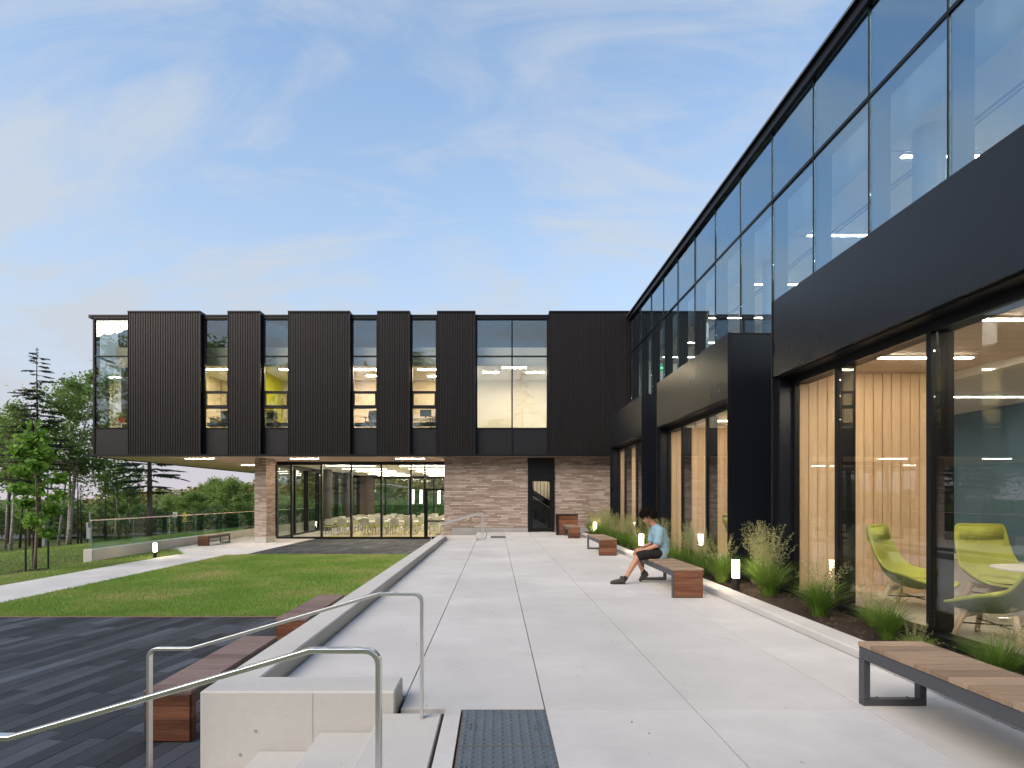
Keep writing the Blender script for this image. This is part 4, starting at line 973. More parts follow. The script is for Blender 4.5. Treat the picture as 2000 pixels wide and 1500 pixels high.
# ================================================================== DINING FURNITURE
def make_table():
    o = empty('dining_table', (0, 0, 0), 'x', 'table', 'dining tables')
    bx('table_top', 'white_laminate', o, -0.75, 0.75, -0.4, 0.4, 0.715, 0.742, 0.006)
    for sx in (-1, 1):
        for sy in (-1, 1): MB().tube([(sx * 0.66, sy * 0.32, 0.03), (sx * 0.66, sy * 0.32, 0.714)], 0.02, 8).build('leg', 'chrome', o); MB().lathe([(0.03, 0), (0.03, 0.03)], (sx * 0.66, sy * 0.32, 0), 8).build('caster', 'black_plastic', o)
    return o
def make_chair():
    o = empty('dining_chair', (0, 0, 0), 'x', 'chair', 'dining chairs')      # faces +y, back at -y
    s = MB(); s.box(-0.23, 0.23, -0.2, 0.24, 0.44, 0.48); s.build('seat', 'lime_fabric', o, bevel=0.015)
    n = 9; b = MB()
    for i in range(n + 1):
        x = -0.23 + 0.46 * i / n; d = 0.05 * (1 - (x / 0.23) ** 2)
        for (z, oy) in ((0.55, -0.22), (0.72, -0.235), (0.90, -0.27)): b.v.append((x, oy - d, z))
        for (z, oy) in ((0.90, -0.25), (0.72, -0.215), (0.55, -0.2)): b.v.append((x, oy - d, z))
    for i in range(n):
        for k in range(6): b.f.append((i * 6 + k, i * 6 + (k + 1) % 6, (i + 1) * 6 + (k + 1) % 6, (i + 1) * 6 + k))
    b.f.append((0, 1, 2, 3, 4, 5)); b.f.append(tuple(n * 6 + k for k in range(5, -1, -1))); b.build('backrest', 'chair_back', o, smooth=False)
    for sx in (-1, 1):
        MB().tube([(sx * 0.24, 0.2, 0.03), (sx * 0.24, 0.18, 0.44), (sx * 0.24, -0.2, 0.46), (sx * 0.24, -0.27, 0.88)], 0.012, 6).build('side_frame', 'chrome', o)
        MB().tube([(sx * 0.24, -0.26, 0.03), (sx * 0.24, -0.12, 0.44)], 0.012, 6).build('leg', 'chrome', o)
        MB().tube([(sx * 0.25, -0.24, 0.66), (sx * 0.27, -0.1, 0.68), (sx * 0.27, 0.08, 0.67)], 0.016, 6).build('armrest', 'chair_back', o)
        for yy_ in (0.2, -0.26): MB().lathe([(0.022, 0), (0.022, 0.035)], (sx * 0.24, yy_, 0), 8).build('caster', 'black_plastic', o)
    return o
tb, ch = make_table(), make_chair(); tfirst = cfirst = True
rows = [32.6, 35.6, 38.8, 42.0]; rn = ['front', 'second', 'third', 'back']
for ri, y in enumerate(rows):
    txs = [-9.0, -6.9, -5.2, -3.1, -1.4] if ri % 2 == 0 else [-9.2, -7.3, -5.0, -3.2, -1.2]
    ci = 0
    for ti, x in enumerate(txs):
        lab = '%s white-topped table from the left in the %s row of the hall' % (ORD[ti], rn[ri])
        if tfirst: tb.location = (x, y, ZL); tb['label'] = lab; tfirst = False
        else: copy_tree(tb, (x, y + random.uniform(-.1, .1), ZL), random.uniform(-.05, .05), lab)
        for dx, dy, rz in ((-0.38, -0.62, 0), (0.38, -0.62, 0), (-0.36, 0.62, math.pi), (0.36, 0.62, math.pi)):
            if ri >= 2 and random.random() < 0.35: continue
            lab = '%s grey-backed chair with lime seat from the left in the %s table row' % (ORD[ci % 30], rn[ri]); ci += 1
            p = (x + dx + random.uniform(-.06, .06), y + dy + random.uniform(-.08, .08), ZL); rz += random.uniform(-.25, .25) + (random.choice((0, 0, 0, 0.7)))
            if cfirst: ch.location = p; ch.rotation_euler[2] = rz; ch['label'] = lab; cfirst = False
            else: copy_tree(ch, p, rz, lab)

# ================================================================== LIME LOUNGE CHAIRS
def shell_chair():
    o = empty('lounge_chair', (0, 0, 0), 'x', 'lounge chair', 'lime lounge chairs')           # faces +x
    prof = [(-0.455, 1.165, 0.27, 0.01), (-0.45, 1.14, 0.315, 0.012), (-0.432, 1.0, 0.335, 0.02), (-0.405, 0.86, 0.342, 0.035), (-0.37, 0.68, 0.355, 0.075), (-0.31, 0.50, 0.38, 0.14), (-0.20, 0.38, 0.405, 0.20), (-0.03, 0.325, 0.41, 0.215), (0.14, 0.325, 0.40, 0.155), (0.30, 0.35, 0.37, 0.075), (0.40, 0.362, 0.33, 0.03)]
    def surf(off):
        V = []
        for i, (x, z, hw, cu) in enumerate(prof):
            a = prof[max(i - 1, 0)]; b = prof[min(i + 1, len(prof) - 1)]; t = Vector((b[0] - a[0], 0, b[1] - a[1])).normalized(); nn = Vector((-t.z, 0, t.x)) * -1
            if nn.x < 0 and i < 5: nn = -nn
            if nn.z < 0 and i >= 5: nn = -nn
            for k in range(13):
                s_ = -1 + 2 * k / 12; p = Vector((x, s_ * hw, z)) + nn * (cu * abs(s_) ** 2.2 + off * (1 - 0.15 * abs(s_)))
                V.append(p)
        return V
    A = surf(0.026); B = surf(-0.026); n, m_ = len(prof), 13; s = MB(); s.v = [tuple(p) for p in A + B]; q = n * m_
    for i in range(n - 1):
        for k in range(m_ - 1):
            a = i * m_ + k; s.f.append((a, a + 1, a + m_ + 1, a + m_)); s.f.append((q + a, q + a + m_, q + a + m_ + 1, q + a + 1))
    for i in range(n - 1): s.f.append((i * m_, i * m_ + m_, q + i * m_ + m_, q + i * m_)); a = i * m_ + m_ - 1; s.f.append((a, q + a, q + a + m_, a + m_))
    for k in range(m_ - 1): s.f.append((k, q + k, q + k + 1, k + 1)); a = (n - 1) * m_ + k; s.f.append((a, a + 1, q + a + 1, q + a))
    sh = s.build('shell', 'lime_fabric', o, smooth=True); sh.data.materials.append(MATS['shaded_shell_back'])
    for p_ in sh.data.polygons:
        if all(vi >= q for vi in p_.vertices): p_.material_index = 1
    md = sh.modifiers.new('sub', 'SUBSURF'); md.levels = 1; md.render_levels = 2
    c = MB(); c.box(-0.22, 0.36, -0.20, 0.20, 0.375, 0.435); cs = c.build('seat_cushion', 'lime_fabric', o, bevel=0.025, seg=3, smooth=True)
    hd = MB(); hd.box(-0.445, -0.375, -0.31, 0.31, 0.90, 1.15); hd.build('headrest', 'lime_fabric', o, bevel=0.034, seg=4, smooth=True).rotation_euler[1] = R(-8)
    for sx in (-1, 1):
        for sy in (-1, 1):
            MB().tube([(sx * 0.20 - 0.02, sy * 0.19, 0.335), (sx * 0.28 - 0.02, sy * 0.27, 0.03)], [0.030, 0.021], 10).build('leg', 'pale_leg', o, smooth=True)
    f = MB(); f.tube([(0.24, 0.22, 0.19), (-0.27, -0.22, 0.19)], 0.008, 6); f.tube([(0.24, -0.22, 0.19), (-0.27, 0.22, 0.19)], 0.008, 6); f.build('under_frame', 'black_plastic', o)
    for sx in (-1, 1): bx('leg_beam', 'pale_leg', o, sx * 0.20 - 0.045, sx * 0.20 + 0.005, -0.19, 0.19, 0.255, 0.315, 0.01)
    return o
lc = shell_chair(); lc.scale = (1.05, 1.0, 1.0)
lc.location = (5.72, 7.75, 0.0); lc.rotation_euler[2] = R(-56); lc['label'] = 'lime shell chair facing right in front of the wood wall'
copy_tree(lc, (6.95, 7.85, 0.0), R(-104), 'lime shell chair behind the round table facing the terrace')
copy_tree(lc, (5.32, 6.05, 0.0), R(118), 'lime shell chair seen from behind at the right edge')
copy_tree(lc, (5.60, 12.6, 0.0), R(-10), 'lime shell chair behind the glass of the middle window box')
copy_tree(lc, (5.75, 19.3, 0.0), R(-20), 'lime shell chair behind the glass of the last window box')
copy_tree(lc, (7.2, 14.0, 0.0), R(170), 'second lime shell chair deeper in the middle lounge')
rt = empty('round_table', (6.45, 6.75, 0.03), 'round white table with chrome pedestal among the lime chairs', 'table')
MB().lathe([(0.43, 0.68), (0.45, 0.685), (0.45, 0.70), (0.44, 0.705)], (6.45, 6.75, 0), 40).build('table_top', 'white_laminate', rt); MB().lathe([(0.022, 0.06), (0.022, 0.679)], (6.45, 6.75, 0), 16).build('column', 'chrome', rt)
for k in range(4):
    a = R(45 + 90 * k); MB().tube([(6.45, 6.75, 0.10), (6.45 + 0.36 * math.cos(a), 6.75 + 0.36 * math.sin(a), 0.055)], [0.02, 0.013], 8).build('foot', 'chrome', rt)

# ================================================================== OFFICE FURNITURE
def office_chair(x, y, rz, label):
    o = empty('office_chair', (0, 0, 0), label, 'office chair', 'office chairs upstairs')
    b = MB(); n = 8
    for i in range(n + 1):
        s_ = -1 + 2 * i / n
        for (z, hw, oy) in ((0.56, 0.19, 0.24), (0.75, 0.235, 0.28), (0.95, 0.225, 0.30), (1.05, 0.19, 0.31)): b.v.append((s_ * hw, oy - 0.06 * s_ * s_, z))
        for (z, hw, oy) in ((1.05, 0.19, 0.34), (0.95, 0.225, 0.33), (0.75, 0.235, 0.31), (0.56, 0.19, 0.27)): b.v.append((s_ * hw, oy - 0.06 * s_ * s_, z))
    for i in range(n):
        for k in range(8): b.f.append((i * 8 + k, i * 8 + (k + 1) % 8, (i + 1) * 8 + (k + 1) % 8, (i + 1) * 8 + k))
    b.f.append(tuple(range(8))); b.f.append(tuple(n * 8 + k for k in range(7, -1, -1))); b.build('backrest', 'office_mesh', o)
    c = MB(); c.box(-0.24, 0.24, -0.24, 0.22, 0.44, 0.50); c.build('seat', 'office_mesh', o, bevel=0.02)
    MB().lathe([(0.03, 0.12), (0.03, 0.44)], (0, 0, 0), 10).build('column', 'black_plastic', o)
    for sx in (-1, 1): MB().tube([(sx * 0.22, 0.05, 0.46), (sx * 0.29, 0.05, 0.5), (sx * 0.29, 0.02, 0.68)], 0.015, 6).build('arm_post', 'black_plastic', o); bx('armrest', 'black_plastic', o, sx * 0.29 - 0.04, sx * 0.29 + 0.04, -0.12, 0.14, 0.681, 0.71, 0.008)
    for k in range(5):
        a = R(72 * k); MB().tube([(0, 0, 0.11), (0.3 * math.cos(a), 0.3 * math.sin(a), 0.06)], 0.02, 6).build('foot', 'black_plastic', o)
    o.location = (x, y, 4.5); o.rotation_euler[2] = rz
def desk(x0, x1, y0, label):
    o = empty('desk', ((x0 + x1) / 2, y0, 4.5), label, 'desk', 'desks upstairs')
    bx('desk_top', 'white_laminate', o, x0, x1, y0, y0 + 0.7, 5.21, 5.24, 0.004)
    for x in (x0 + 0.04, x1 - 0.04): bx('leg_panel', 'galvanised', o, x - 0.015, x + 0.015, y0 + 0.05, y0 + 0.65, 4.501, 5.209)
def monitor(x, y, label):
    o = empty('monitor', (x, y, 5.24), label, 'monitor'); bx('screen', 'black_plastic', o, x - 0.27, x + 0.27, y, y + 0.03, 5.36, 5.68, 0.006); bx('stand', 'black_plastic', o, x - 0.03, x + 0.03, y + 0.031, y + 0.06, 5.24, 5.5); bx('base', 'black_plastic', o, x - 0.1, x + 0.1, y - 0.06, y + 0.1, 5.2405, 5.25)
wx = [((PX[i][1] + PX[i + 1][0]) / 2) for i in range(4)]
office_chair(wx[0] - 0.08, 25.85, R(6), 'grey mesh office chair in the leftmost narrow window'); office_chair(wx[2] + 0.10, 25.85, R(-8), 'grey mesh office chair in the third narrow window'); office_chair(wx[3] + 0.18, 26.0, R(-75), 'grey mesh office chair turned sideways in the fourth narrow window')
desk(wx[0] - 1.0, wx[0] + 0.9, 26.3, 'white desk behind the leftmost office chair'); desk(wx[2] + 0.15, wx[2] + 1.5, 26.6, 'white desk behind the third narrow window'); desk(wx[3] - 1.2, wx[3] + 1.0, 26.5, 'white desk behind the fourth narrow window')
monitor(wx[3] - 0.15, 26.75, 'dark monitor in the fourth narrow window'); monitor(wx[2] + 0.62, 26.9, 'dark monitor beside the third office chair'); monitor(wx[0] + 0.5, 26.6, 'dark monitor beside the leftmost office chair')
bs_ = empty('bookshelf', (wx[1] - 0.62, 26.0, 4.5), 'low bookshelf with files against the lime wall', 'bookshelf')
for i in range(3): bx('shelf', 'white_laminate', bs_, wx[1] - 0.95, wx[1] - 0.35, 25.6, 26.3, 4.7 + i * 0.38, 4.73 + i * 0.38)
for i in range(14): bx('file', random.choice(('terracotta', 'white_laminate', 'stake_green', 'black_plastic', 'teal_plaster')), bs_, wx[1] - 0.7, wx[1] - 0.36 - random.random() * 0.05, 25.62 + (i % 7) * 0.09, 25.69 + (i % 7) * 0.09, 4.731 + (i // 7) * 0.38, 4.98 + (i // 7) * 0.38 + random.random() * 0.06)
# pot plant on a stand in the corner window
px0, py0 = X_(237, 25.7), 25.7
stn = empty('plant_stand', (px0, py0, 4.5), 'small white pedestal table in the glazed corner', 'plant stand'); MB().lathe([(0.16, 0.0), (0.02, 0.03), (0.02, 0.40)], (px0, py0, 4.5), 16).build('pedestal', 'white_laminate', stn); MB().lathe([(0.22, 0.401), (0.22, 0.42)], (px0, py0, 4.5), 20).build('top', 'white_laminate', stn)
pot = empty('potted_plant', (px0, py0, 4.921), 'spidery green plant in a terracotta pot in the corner window', 'potted plant'); MB().lathe([(0.10, 0), (0.15, 0.20), (0.155, 0.20), (0.155, 0.24), (0.14, 0.24)], (px0, py0, 4.921), 20).build('pot', 'terracotta', pot)
lv = MB()
for k in range(40):
    a = random.uniform(0, 6.28); ln = random.uniform(0.2, 0.42); dr_ = random.uniform(0.3, 1.0); pts = []
    for t in (0, 0.33, 0.66, 1.0):
        r_ = ln * t * dr_ * 1.2; z = ln * (t * 1.1 - 0.9 * dr_ * t * t); wv = 0.012 * (1 - t) + 0.002
        pts.append(((px0 + r_ * math.cos(a) - wv * math.sin(a), py0 + r_ * math.sin(a) + wv * math.cos(a), 5.15 + z), (px0 + r_ * math.cos(a) + wv * math.sin(a), py0 + r_ * math.sin(a) - wv * math.cos(a), 5.15 + z)))
    b = len(lv.v)
    for p, q in pts: lv.v += [p, q]
    for i in range(3): lv.f.append((b + 2 * i, b + 2 * i + 1, b + 2 * i + 3, b + 2 * i + 2))
lv.build('leaves', 'bed_blade', pot, fix=False)
# ================================================================== SEATED PERSON
def remesh_obj(name, chains, mat, parent, vox, smooth_it=4, extra=None):
    m = MB()
    def sph(c, r, sq=(1, 1, 1), n=12):
        V = []; Fc = []; rows_ = 8
        for i in range(rows_ + 1):
            th = math.pi * i / rows_
            for k in range(n):
                ph_ = 2 * math.pi * k / n; V.append((c[0] + r * sq[0] * math.sin(th) * math.cos(ph_), c[1] + r * sq[1] * math.sin(th) * math.sin(ph_), c[2] + r * sq[2] * math.cos(th)))
        for i in range(rows_):
            for k in range(n): Fc.append((i * n + k, (i + 1) * n + k, (i + 1) * n + (k + 1) % n, i * n + (k + 1) % n))
        m.add(V, Fc)
    for chain in chains:
        pts = [Vector(p[:3]) for p in chain]; rad = [p[3] for p in chain]; sq = [p[4] if len(p) > 4 else 1.0 for p in chain]   # 5th: stretch in y
        for i in range(len(pts)): sph(pts[i], rad[i], (1, sq[i], 1))
        for i in range(len(pts) - 1):
            a, b = pts[i], pts[i + 1]; steps = max(2, int((b - a).length / (min(rad[i], rad[i + 1]) * 0.45)))
            for q in range(1, steps):
                t = q / steps; sph(a.lerp(b, t), rad[i] * (1 - t) + rad[i + 1] * t, (1, sq[i] * (1 - t) + sq[i + 1] * t, 1), 10)
    if extra:
        for c, r, s3 in extra: sph(c, r, s3, 14)
    me = bpy.data.meshes.new(name + '_tmp'); me.from_pydata(m.v, [], m.f)
    to = bpy.data.objects.new(name + '_tmp', me); COL.objects.link(to)
    r_ = to.modifiers.new('r', 'REMESH'); r_.mode = 'VOXEL'; r_.voxel_size = vox; r_.adaptivity = 0
    s_ = to.modifiers.new('s', 'SMOOTH'); s_.iterations = smooth_it; s_.factor = 0.5
    dg = bpy.context.evaluated_depsgraph_get(); dg.update(); ev = to.evaluated_get(dg)
    nm = bpy.data.meshes.new_from_object(ev); bpy.data.objects.remove(to, do_unlink=True)
    nm.name = name; nm.materials.clear(); nm.materials.append(MATS[mat]); smooth_mesh(nm)
    c0 = Vector((2.9, 10.25, 0.45)); nm.transform(Matrix.Translation(-c0))
    return attach(bpy.data.objects.new(name, nm), c0, parent)
PY = 10.25
per = empty('person', (2.95, PY, 0.452), 'person in light blue t-shirt and black shorts sitting on a bench looking at a phone', 'person')
yn, yf = PY - 0.10, PY + 0.11
hc = Vector((2.745, PY, 1.195))
body = []
body += [[(2.93, PY, 0.56, 0.13, 1.25), (2.98, PY, 0.72, 0.105, 1.2), (2.945, PY, 0.90, 0.095, 1.3)], [(2.895, PY, 0.99, 0.06), (2.835, PY, 1.07, 0.052), (2.795, PY, 1.12, 0.055)]]
# near leg stretched out, far leg tucked back
body += [[(2.90, yn, 0.535, 0.088), (2.70, yn, 0.525, 0.080), (2.535, yn, 0.475, 0.060), (2.46, yn - 0.01, 0.35, 0.055), (2.37, yn - 0.02, 0.20, 0.044), (2.295, yn - 0.03, 0.075, 0.036), (2.22, yn - 0.03, 0.045, 0.034)]]
body += [[(2.90, yf, 0.535, 0.088), (2.72, yf, 0.555, 0.078), (2.565, yf, 0.52, 0.060), (2.60, yf, 0.40, 0.056), (2.655, yf, 0.27, 0.042), (2.70, yf, 0.16, 0.035), (2.685, yf, 0.09, 0.034)]]
# arms
for sgn, ya in ((-1, PY - 0.185), (1, PY + 0.185)):
    yh = PY + sgn * 0.045
    body.append([(2.905, ya, 0.945, 0.050), (2.885, ya + sgn * 0.02, 0.82, 0.048), (2.85, ya + sgn * 0.02, 0.695, 0.040), (2.72, (ya + yh) / 2 + sgn * 0.02, 0.635, 0.036), (2.615, yh + sgn * 0.02, 0.598, 0.026), (2.575, yh, 0.592, 0.030), (2.55, yh - sgn * 0.005, 0.59, 0.026)])
    for k in range(4):
        z0 = 0.600 - k * 0.013
        body.append([(2.555, yh - sgn * 0.0, z0, 0.0095), (2.515 + k * 0.004, yh - sgn * 0.012, z0 - 0.004, 0.009), (2.492 + k * 0.006, yh - sgn * 0.034, z0 - 0.004, 0.008)])
    body.append([(2.575, yh - sgn * 0.01, 0.612, 0.011), (2.545, yh - sgn * 0.022, 0.628, 0.009), (2.522, yh - sgn * 0.030, 0.630, 0.008)])
# head: skull, face, nose, lips, ears (tilted forward, looking at the phone)
def hp(fx, y, fz): # head space: fx forward, fz up; tilt forward
    a = R(30); return (hc.x - (fx * math.cos(a) + fz * math.sin(a) * 1.0), PY + y, hc.z + fz * math.cos(a) - fx * math.sin(a))
head_extra = [(hp(-0.015, 0, 0.03), 0.098, (1.02, 0.82, 1.0)), (hp(0.03, 0, -0.035), 0.072, (0.95, 0.86, 1.15)), (hp(0.055, 0, -0.085), 0.036, (1.0, 1.1, 0.8)),
              (hp(0.096, 0, -0.012), 0.0135, (1, 0.8, 1)), (hp(0.105, 0, -0.028), 0.015, (1, 0.95, 0.9)), (hp(0.088, 0, -0.060), 0.013, (1, 1.7, 0.6)), (hp(0.086, 0, -0.074), 0.013, (1, 1.5, 0.6)),
              (hp(0.078, 0.0, 0.022), 0.028, (0.6, 1.6, 0.5))]
for sg in (-1, 1): head_extra += [(hp(-0.005, sg * 0.082, -0.01), 0.026, (0.7, 0.35, 1.1)), (hp(0.06, sg * 0.04, -0.03), 0.026, (0.8, 0.8, 0.9))]
remesh_obj('body', body, 'skin', per, 0.0062, 4, head_extra)
for sg in (-1, 1):
    e = MB(); c_ = hp(0.0885, sg * 0.032, 0.006); e.lathe([(0.001, -0.006), (0.008, -0.003), (0.0095, 0), (0.008, 0.003), (0.001, 0.006)], c_, 10); e.build('eye', 'black_plastic', per, smooth=True)
    b = MB(); p0, p1, p2 = hp(0.094, sg * 0.012, 0.022), hp(0.094, sg * 0.03, 0.028), hp(0.082, sg * 0.05, 0.022); b.tube([p0, p1, p2], [0.003, 0.0045, 0.003], 6); b.build('eyebrow', 'hair_black', per)
hair = [[(*hp(0.055, y, 0.075), 0.040), (*hp(-0.02, y * 1.2, 0.110), 0.045), (*hp(-0.09, y * 1.1, 0.07), 0.048), (*hp(-0.115, y, 0.0), 0.042), (*hp(-0.095, y, -0.06), 0.030)] for y in (-0.045, 0.0, 0.045)]
hair += [[(*hp(0.045, sg * 0.072, 0.055), 0.022), (*hp(-0.02, sg * 0.082, 0.04), 0.026), (*hp(-0.045, sg * 0.082, -0.02), 0.024), (*hp(-0.06, sg * 0.07, -0.06), 0.018)] for sg in (-1, 1)]
hair += [[(*hp(0.085, y, 0.062), 0.020), (*hp(0.100, y * 0.9, 0.035), 0.011)] for y in (-0.05, -0.025, 0.005, 0.03, 0.052)]
remesh_obj('hair', hair, 'hair_black', per, 0.007, 2)
ho = MB()
for k in range(1500):
    a = random.uniform(0, 6.28); q = random.uniform(-0.55, 1.0); d_ = Vector((math.cos(a) * math.sqrt(1 - min(1, q * q)), math.sin(a) * 0.85 * math.sqrt(1 - min(1, q * q)), q))
    c_ = Vector(hp(-0.03, 0, 0.045)); kk = random.uniform(0.95, 1.22); p = c_ + Vector((d_.x * 0.125, d_.y * 0.108, d_.z * 0.105)) * kk
    if p.x < 2.70 and p.z < 1.20: continue
    t = Vector((d_.x + random.uniform(-.8, .8), d_.y + random.uniform(-.8, .8), d_.z - 0.7)).normalized() * random.uniform(0.025, 0.06); w_ = d_.cross(t).normalized() * 0.005
    ho.add([p - w_, p + w_, p + t], [(0, 1, 2)])
ho.build('hair_strands', 'hair_black', per, fix=False)
shirt = [[(2.955, PY, 0.50, 0.134, 1.40), (2.985, PY, 0.62, 0.142, 1.40), (2.98, PY, 0.76, 0.145, 1.42), (2.94, PY, 0.90, 0.136, 1.58), (2.895, PY, 0.985, 0.086, 1.7)]]
for sgn, ya in ((-1, PY - 0.185), (1, PY + 0.185)): shirt.append([(2.91, ya - sgn * 0.03, 0.955, 0.082), (2.905, ya, 0.945, 0.080), (2.89, ya + sgn * 0.02, 0.86, 0.080), (2.872, ya + sgn * 0.025, 0.765, 0.078)])
remesh_obj('shirt', shirt, 'shirt_blue', per, 0.012, 5)
shorts = [[(2.945, PY, 0.565, 0.125, 1.35), (2.90, PY, 0.56, 0.11, 1.5)]]
shorts += [[(2.90, yn, 0.548, 0.104), (2.74, yn, 0.538, 0.100), (2.585, yn, 0.500, 0.088)], [(2.90, yf, 0.548, 0.104), (2.74, yf, 0.562, 0.096), (2.60, yf, 0.545, 0.082)]]
remesh_obj('shorts', shorts, 'shorts_black', per, 0.011, 4)
def shoe(heel, toe, up, y):
    h, t = Vector((heel[0], y, heel[1])), Vector((toe[0], y, toe[1])); d_ = (t - h); L_ = d_.length; d_.normalize(); u_ = Vector((up[0], 0, up[1])).normalized()
    P_ = lambda f, k: h + d_ * (L_ * f) + u_ * k
    ch_ = [[(*P_(0.16, 0.062), 0.042), (*P_(0.40, 0.055), 0.042, 1.0), (*P_(0.65, 0.045), 0.040, 1.15), (*P_(0.88, 0.034), 0.030, 1.3)], [(*P_(0.18, 0.07), 0.042), (*P_(0.26, 0.11), 0.040)]]
    so = remesh_obj('shoe', ch_, 'shoe_grey', per, 0.009, 2)
    so2 = remesh_obj('shoe_sole', [[(*P_(0.10, 0.018), 0.018, 2.0), (*P_(0.45, 0.018), 0.016, 2.3), (*P_(0.70, 0.018), 0.018, 2.6), (*P_(0.93, 0.020), 0.018, 2.2)]], 'shoe_sole', per, 0.009, 1)
    return P_
shoe((2.325, 0.0), (2.035, 0.0), (0, 1), yn - 0.03)
shoe((2.755, 0.165), (2.625, -0.075), (-0.88, 0.47), yf) if False else shoe((2.80, 0.135), (2.64, 0.0), (-0.62, 0.78), yf)
remesh_obj('sock', [[(2.318, yn - 0.028, 0.115, 0.044), (2.285, yn - 0.03, 0.07, 0.042)]], 'sock_black', per, 0.009, 1)
remesh_obj('sock', [[(2.693, yf, 0.20, 0.042), (2.70, yf, 0.15, 0.042)]], 'sock_black', per, 0.009, 1)
ph_ = empty('phone', (2.51, PY, 0.60), 'small dark phone held in both hands of the seated person', 'phone')
pm_ = MB().box(-0.075, 0.075, -0.036, 0.036, 0, 0.009); pho = pm_.build('phone_case', 'black_plastic', None, bevel=0.003); COL.objects.unlink(pho); attach(pho, (2.505, PY, 0.606), ph_); pho.rotation_euler = (0, R(28), 0)

# ================================================================== PLANTING BED GRASSES
def grass_clump(seed, n, h, spread, plumes, ph_h):
    r = np.random.default_rng(seed); quads = []
    for k in range(n):
        a = r.uniform(0, 2 * np.pi); b0 = r.uniform(0, 0.09); ln = h * r.uniform(0.6, 1.15); out_ = spread * r.uniform(0.15, 1.0); w_ = r.uniform(0.0030, 0.0058)
        dx, dy = math.cos(a), math.sin(a); px, py = -dy, dx; prev = None; tw = r.uniform(-0.4, 0.4)
        for t in (0, 0.3, 0.6, 0.85, 1.0):
            rr = b0 + out_ * t ** 1.7; z = ln * (t - 0.28 * (out_ / max(spread, 1e-3)) * t ** 2.6); ww = w_ * (1 - t ** 2 * 0.9)
            cx, cy_ = dx * rr + px * tw * 0.08 * t * t, dy * rr + py * tw * 0.08 * t * t
            cur = ((cx - px * ww, cy_ - py * ww, z), (cx + px * ww, cy_ + py * ww, z))
            if prev: quads.append((prev[0], prev[1], cur[1], cur[0]))
            prev = cur
    blades_ = np.array(quads, dtype=float).reshape(-1, 3)
    st = []
    for k in range(plumes):
        a = r.uniform(0, 2 * np.pi); le = r.uniform(0.1, 0.75) * spread * 1.1; H_ = ph_h * r.uniform(0.75, 1.1); dx, dy = math.cos(a), math.sin(a)
        P_ = lambda t: np.array([dx * le * t ** 1.6, dy * le * t ** 1.6, H_ * t])
        for t0, t1 in ((0, .25), (.25, .5), (.5, .75), (.75, 1)):
            p, q = P_(t0), P_(t1); w_ = np.array([-dy, dx, 0]) * 0.0013; st.append((p - w_, p + w_, q + w_, q - w_))
        for j in range(54):
            t = r.uniform(0.56, 1.0); p = P_(t); rad = 0.075 * (1.05 - t) * 1.5 + 0.012; an = r.uniform(0, 6.28); rr = rad * math.sqrt(r.random()) ; c = p + np.array([math.cos(an) * rr, math.sin(an) * rr, r.uniform(-0.01, 0.02)])
            s = r.uniform(0.0035, 0.0070); u_ = r.normal(0, 1, 3); u_ /= np.linalg.norm(u_); v_ = np.cross(u_, r.normal(0, 1, 3)); v_ /= np.linalg.norm(v_)
            st.append((c - u_ * s * 1.6, c - v_ * s, c + u_ * s * 1.6, c + v_ * s))
            if j % 3 == 0:
                w_ = np.array([-dy, dx, 0.2]) * 0.0006; st.append((p - w_, p + w_, c + w_, c - w_))
    o = empty('ornamental_grass', (0, 0, 0), 'x', 'grass clump', 'feather grass clumps in the bed')
    np_mesh('leaf_blades', blades_, 4, 'bed_blade', o)
    if plumes: np_mesh('seed_heads', np.array(st, dtype=float).reshape(-1, 3), 4, 'plume', o)
    return o
protos = [grass_clump(1, 620, 0.58, 0.50, 46, 0.95), grass_clump(2, 520, 0.52, 0.50, 24, 0.78), grass_clump(3, 420, 0.46, 0.48, 12, 0.66), grass_clump(4, 640, 0.54, 0.46, 60, 0.98)]
# x, y, proto, scale
GR = [(4.22, 4.75, 2, 0.82), (4.20, 6.1, 1, 0.80), (4.16, 7.3, 1, 0.98), (4.45, 6.7, 2, 0.62), (4.0, 5.4, 2, 0.5), (4.20, 8.75, 0, 1.08), (4.62, 9.9, 3, 1.05), (4.05, 10.2, 1, 1.1)]
yy_ = 11.0; gi = 0
while yy_ < 25.0:
    if not any(a + 0.0 < yy_ < b - 0.0 for a, b in BOXES): GR.append((4.75 + 0.2 * math.sin(yy_ * 5), yy_ + 0.2, 3, 1.0))
    GR.append((4.10 + 0.10 * math.sin(yy_ * 7.3), yy_, (0, 3, 1, 3)[gi % 4], 0.86 + 0.24 * abs(math.sin(yy_ * 3.7)))); gi += 1; yy_ += 0.78 + 0.22 * math.sin(yy_ * 11)
GR = [q for q in GR if all(math.hypot(q[0] - 3.95, q[1] - b) > 0.28 for b in (9.35, 15.4, 22.6))]
GR += [(4.2, 3.3, 1, 0.9), (4.2, 1.9, 2, 0.9)]
GR.sort(key=lambda q: q[1]); usedp = set()
for i, (x, y, p, s) in enumerate(GR):
    lab = '%s feathery green grass clump from the near end of the bed' % ORD[i]
    if p not in usedp:
        o = protos[p]; o.location = (x, y, 0.02); o.scale = (s, s, s); o.rotation_euler[2] = i * 1.3; o['label'] = lab; usedp.add(p)
    else: copy_tree(protos[p], (x, y, 0.02), i * 1.3, lab, s)

